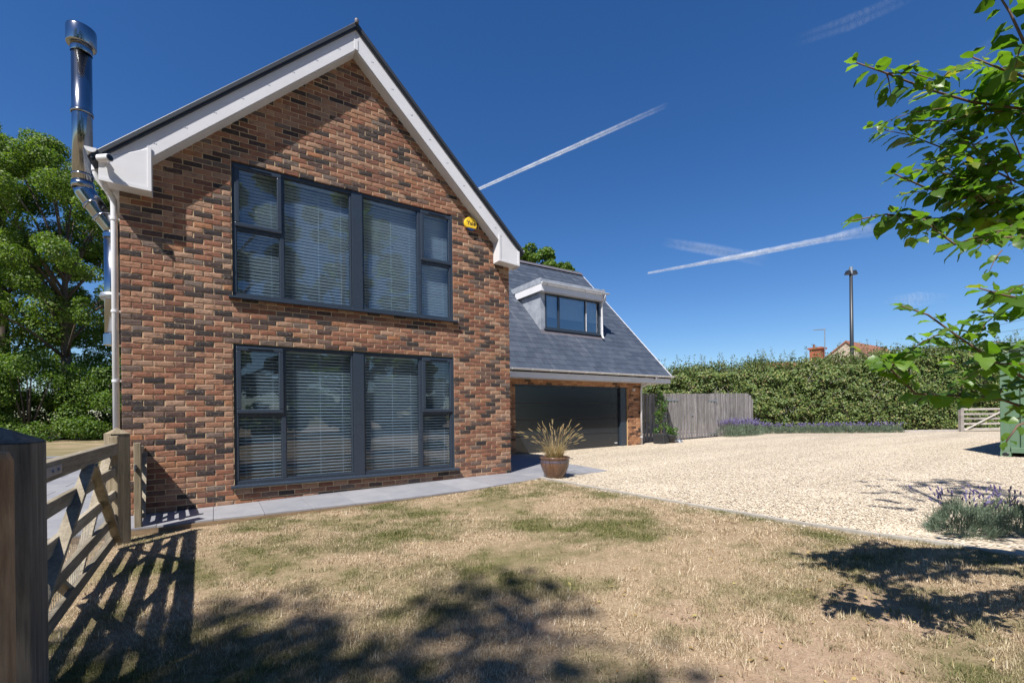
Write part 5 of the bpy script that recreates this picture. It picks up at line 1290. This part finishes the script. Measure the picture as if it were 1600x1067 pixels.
# ------------------------------------------------------------------ foreground plum tree, its boughs reach in from the right
TW = (5.35, -7.95)
plum = thing('plum_tree', 'broad leaved fruit tree with boughs reaching in at the right', 'tree', (TW[0], TW[1], -.05))
offp = Vector((TW[0], TW[1], -.05))
BOUGH = [
 [(3.537, -7.223, 2.765), (3.584, -7.253, 2.678), (3.628, -7.281, 2.565), (3.785, -7.324, 2.392)],
 [(3.384, -6.825, 2.684), (3.494, -6.897, 2.635), (3.673, -6.989, 2.577), (3.88, -7.087, 2.538), (4.172, -7.217, 2.533)],
 [(3.702, -6.913, 2.492), (3.85, -7.008, 2.485), (3.999, -7.105, 2.535), (4.247, -7.206, 2.542)],
 [(3.583, -6.895, 2.22), (3.747, -6.965, 2.167), (3.97, -7.086, 2.118), (4.343, -7.209, 2.127)],
 [(3.535, -6.744, 2.054), (3.674, -6.834, 2.083), (3.877, -6.93, 2.072), (4.188, -7.108, 2.079), (4.494, -7.187, 2.09)],
 [(3.618, -6.977, 2.003), (3.676, -7.014, 1.94), (3.671, -7.071, 1.865), (3.827, -7.172, 1.891), (4.04, -7.25, 1.913)],
 [(3.287, -7.0, 1.572), (3.375, -7.058, 1.535), (3.48, -7.126, 1.443), (3.606, -7.207, 1.34), (3.72, -7.257, 1.285), (3.95, -7.311, 1.236)],
 [(3.389, -6.828, 1.423), (3.432, -6.916, 1.341), (3.523, -6.975, 1.231), (3.683, -7.079, 1.22), (3.82, -7.168, 1.208), (4.033, -7.246, 1.143)],
 [(3.405, -7.196, 1.612), (3.484, -7.248, 1.583), (3.66, -7.302, 1.574)],
 [(3.556, -7.235, 1.036), (3.593, -7.259, 1.097), (3.741, -7.295, 1.132)],
 [(4.036, -7.009, 2.408), (4.19, -7.109, 2.298), (4.495, -7.188, 2.251)],
 [(3.672, -7.131, 2.624), (3.784, -7.203, 2.569), (3.993, -7.28, 2.549)],
]
qp = random.Random(77)
tk = MB(); tk.tube([(0, 0, -.3), (.02, .02, .8), (-.06, .04, 1.8), (.04, 0, 3.2), (0, .05, 5.5), (.1, 0, 7.6)], [.13, .11, .09, .07, .045, .012], 12); tk.build('trunk', M_BARK, plum, smooth=True)
br = MB(); twg = MB(); leaves = []          # (pos, along, side, size)
def add_bough(pts, r0, per_m, size, first=0.0):
    P = [Vector(p) - offp for p in pts]
    rr_ = [r0 * (.35 + .65 * i / (len(P) - 1)) for i in range(len(P))]
    if r0 > .008: MB().tube(P, rr_, 6).build('branch', M_TWIG, plum, smooth=True)
    else: twg.tube(P, rr_, 5)
    L = [(b - a).length for a, b in zip(P[:-1], P[1:])]; tot = sum(L); n = int(tot * per_m); s = .004
    for k in range(n):
        s = (k + qp.random() * .6) / n * tot; rem = s
        for a, b, l in zip(P[:-1], P[1:], L):
            if rem <= l: break
            rem -= l
        p = a.lerp(b, min(rem / l, 1)); d = (a - b).normalized()
        sd_ = d.cross(Vector((0, 0, 1))).normalized() * (1 if k % 2 else -1)
        ax = (d * qp.uniform(.2, .9) + sd_ * qp.uniform(.4, 1.0) + Vector((0, 0, qp.uniform(-.75, .45)))).normalized()
        sz = size * qp.uniform(.65, 1.2) * (.55 + .45 * min(1, s / .22))
        leaves.append((p + ax * .014, ax, Vector((qp.gauss(-.25, .45), qp.gauss(-.35, .45), .9)).normalized(), sz))
    tip = P[0]; d = (P[0] - P[1]).normalized(); leaves.append((tip, d, Vector((0, 0, 1)), size * .6))
for bi, b in enumerate(BOUGH):
    end = Vector(b[-1]); root = Vector((TW[0] - .02, TW[1] + .03, max(.9, min(end.z + .0, 3.0) - .25)))
    mid = end.lerp(root, .5) + Vector((0, .05, -.02)); add_bough(b + [tuple(mid), tuple(root)], .008, 26 if bi == 9 else 46, .06 if bi == 9 else .076 if bi in (6, 7) else .088)
    P = [Vector(p) for p in b]
    for k in range(0 if bi in (8, 9) else 6 if bi in (6, 7) else max(2, int(len(b) * 1.1))):      # side spurs
        a = P[qp.randrange(1, len(P))]; d = Vector((qp.uniform(-.25, .35), qp.uniform(-.25, .12), qp.uniform(-.13, .20)))
        add_bough([tuple(a + d), tuple(a + d * .5 + Vector((0, 0, .02))), tuple(a)], .0035, 52, .086)
# dense spray where the boughs overlap near the picture's edge
for k in range(30):
    c = Vector((qp.uniform(3.78, 4.35), qp.uniform(-7.22, -6.98), qp.uniform(1.95, 2.60))); d = Vector((qp.uniform(-.32, -.1), qp.uniform(-.02, .2), qp.uniform(-.12, .14)))
    add_bough([tuple(c + d), tuple(c + d * .5 + Vector((0, 0, .015))), tuple(c)], .003, 48, .082)
for k in range(10):
    c = Vector((qp.uniform(3.62, 3.98), qp.uniform(-7.28, -7.08), qp.uniform(1.18, 1.95))); d = Vector((qp.uniform(-.26, -.08), qp.uniform(-.02, .16), qp.uniform(-.12, .12)))
    add_bough([tuple(c + d), tuple(c + d * .5 + Vector((0, 0, .012))), tuple(c)], .003, 46, .074)
n_near = len(leaves)
# the crown above and to the right, out of sight but throwing shade
for k in range(70):
    a = qp.uniform(0, 6.283); z = qp.uniform(1.6, 8.2); rr = 1.75 * math.sqrt(max(.1, 1 - ((z - 4) / 4.6) ** 2)) * math.sqrt(qp.random())
    c = Vector((TW[0] + .5 + rr * math.cos(a), TW[1] - .35 + rr * math.sin(a) * .9, z))
    v = c - CAM; cf = v.dot(_f); 
    if cf > 0 and v.dot(_r) / cf < 1.12: continue
    d = Vector((qp.uniform(-.4, .4), qp.uniform(-.4, .4), qp.uniform(-.1, .35))); add_bough([tuple(c + d), tuple(c + d * .5), tuple(c)], .006, 40, .095)
twg.build('twigs', M_TWIG, plum, smooth=True, kind='stuff')
def leaf_shape(seed):
    q = random.Random(seed); n = 7; V = []; F = []
    for i in range(n + 1):
        t = i / n; w = .36 * math.sin(math.pi * min(1, t ** .8 * .98 + .015)) ** .8 * (1 + q.uniform(-.10, .10)); droop = -.16 * t * t * (1 + q.random()); cup = .10 + q.uniform(0, .08)
        wl, wr_ = w * (1 + q.uniform(-.12, .12)), w * (1 + q.uniform(-.12, .12)); rip = .025 * math.sin(t * 14 + q.random() * 6)
        V += [(t, -wl, droop + cup * wl / .40 * .7 + rip), (t, 0, droop), (t, wr_, droop + cup * wr_ / .40 * .7 - rip)]
    for i in range(n):
        o = 3 * i; F += [(o, o + 3, o + 4, o + 1), (o + 1, o + 4, o + 5, o + 2)]
    b = MB(); b.add(V, F); return b
shapes = [leaf_shape(900 + k) for k in range(8)]; smesh = [s.mesh('leaf', M_PLUM, True) for s in shapes]
def leaf_mat4(p, ax, up, sz):
    y = up.cross(ax).normalized(); z = ax.cross(y).normalized(); m = Matrix((ax, y, z)).transposed().to_4x4(); return Matrix.Translation(p) @ m @ Matrix.Scale(sz, 4)
def lsz(l):
    w = l[0] + offp - CAM; c = w.dot(_f); x = w.dot(_r) / max(c, .1)
    return l[3] / c if c > .5 and x < 1.13 and abs(w.z) / c < .95 else 0
order = sorted(range(len(leaves)), key=lambda i: -lsz(leaves[i])); indiv = set(i for i in order[:298] if lsz(leaves[i]) > 0)
rv_, rf_ = [], []; oo = 0
for i, (p, ax, up, sz) in enumerate(leaves):
    m = leaf_mat4(p, ax, up, sz); k = i % 8
    if i in indiv:
        o = bpy.data.objects.new('leaf', smesh[k]); COL.objects.link(o); o.parent = plum; o.matrix_local = m
    else:
        a = np.array(shapes[k].v); mm = np.array(m); a = a @ mm[:3, :3].T + mm[:3, 3]; rv_.append(a); rf_.append(np.array(shapes[k].f) + oo); oo += len(a)
fo = fast('foliage', np.concatenate(rv_), np.concatenate(rf_), M_PLUM, plum, 'stuff')
for p in fo.data.polygons: p.use_smooth = True

# ------------------------------------------------------------------ vapour trails and wisps, high in the air
def trail(name, label, pts, rads, fades, dens, nscale, flat=1.0, cat='contrail'):
    m = trail_mat(name + '_vapour', dens, nscale)
    # resample, wobble the radius
    P = [Vector(p) for p in pts]; N_ = 70; q = random.Random(len(label)); ptsr, rr, ff = [], [], []
    for i in range(N_ + 1):
        t = i / N_ * (len(P) - 1); k = min(int(t), len(P) - 2); u = t - k
        ptsr.append(P[k].lerp(P[k + 1], u)); rr.append((rads[k] * (1 - u) + rads[k + 1] * u) * q.uniform(.94, 1.07)); ff.append(fades[k] * (1 - u) + fades[k + 1] * u)
    b = MB(); b.tube(ptsr, rr, 20, False)
    me = b.mesh(name, m, True)
    at = me.attributes.new('fade', 'FLOAT', 'POINT'); at.data.foreach_set('value', np.repeat(ff, 20).astype(np.float32))
    o = bpy.data.objects.new(name, me); COL.objects.link(o); o.visible_shadow = True
    return tag(o, label, cat)
trail('contrail', 'long straight white vapour trail rising right from the gable roof', [(1364.6, 2683.6, 1429.8), (1931.5, 2316, 1720.6), (2516.2, 1936.9, 2023.7)], [9, 15, 19], [1, .95, .0], 1.2, .02)
trail('contrail', 'thin white vapour trail low over the hedge running up to the leaves', [(3185.5, 2694.7, 1220.9), (3882.7, 2242.6, 1362.8), (4495.2, 1845.4, 1500.4), (5013.4, 1509.4, 1616.7)], [10, 26, 31, 80], [.6, 1, .7, .0], 1.2, .014)
trail('contrail', 'short feathery white trail crossing the low vapour trail', [(3213.9, 2557.1, 1456.6), (3557, 2334.6, 1386.5), (3968.6, 2067.7, 1282.7)], [42, 50, 60], [.0, .5, .0], .7, .006)
trail('contrail', 'faint wide vapour trail at the upper right of the sky', [(3207.5, 1488.6, 2422.1), (3526.1, 1282, 2548.2), (3845, 1075.2, 2712)], [38, 50, 46], [.0, .2, .1], .8, .01)
trail('cloud_wisp', 'faint flat cloud wisp right of the street lamp', [(4913.2, 1574.4, 956.8), (5150, 1420, 966), (5383.6, 1269.4, 978.6)], [30, 70, 40], [.0, .4, .0], .8, .006, cat='cloud')
trail('cloud_wisp', 'thin cloud wisp behind the highest leaves at the right', [(4086.8, 918.4, 2183.5), (4210, 838, 2300), (4336, 756.8, 2432.3)], [30, 60, 40], [.0, .16, .0], .8, .006, cat='cloud')
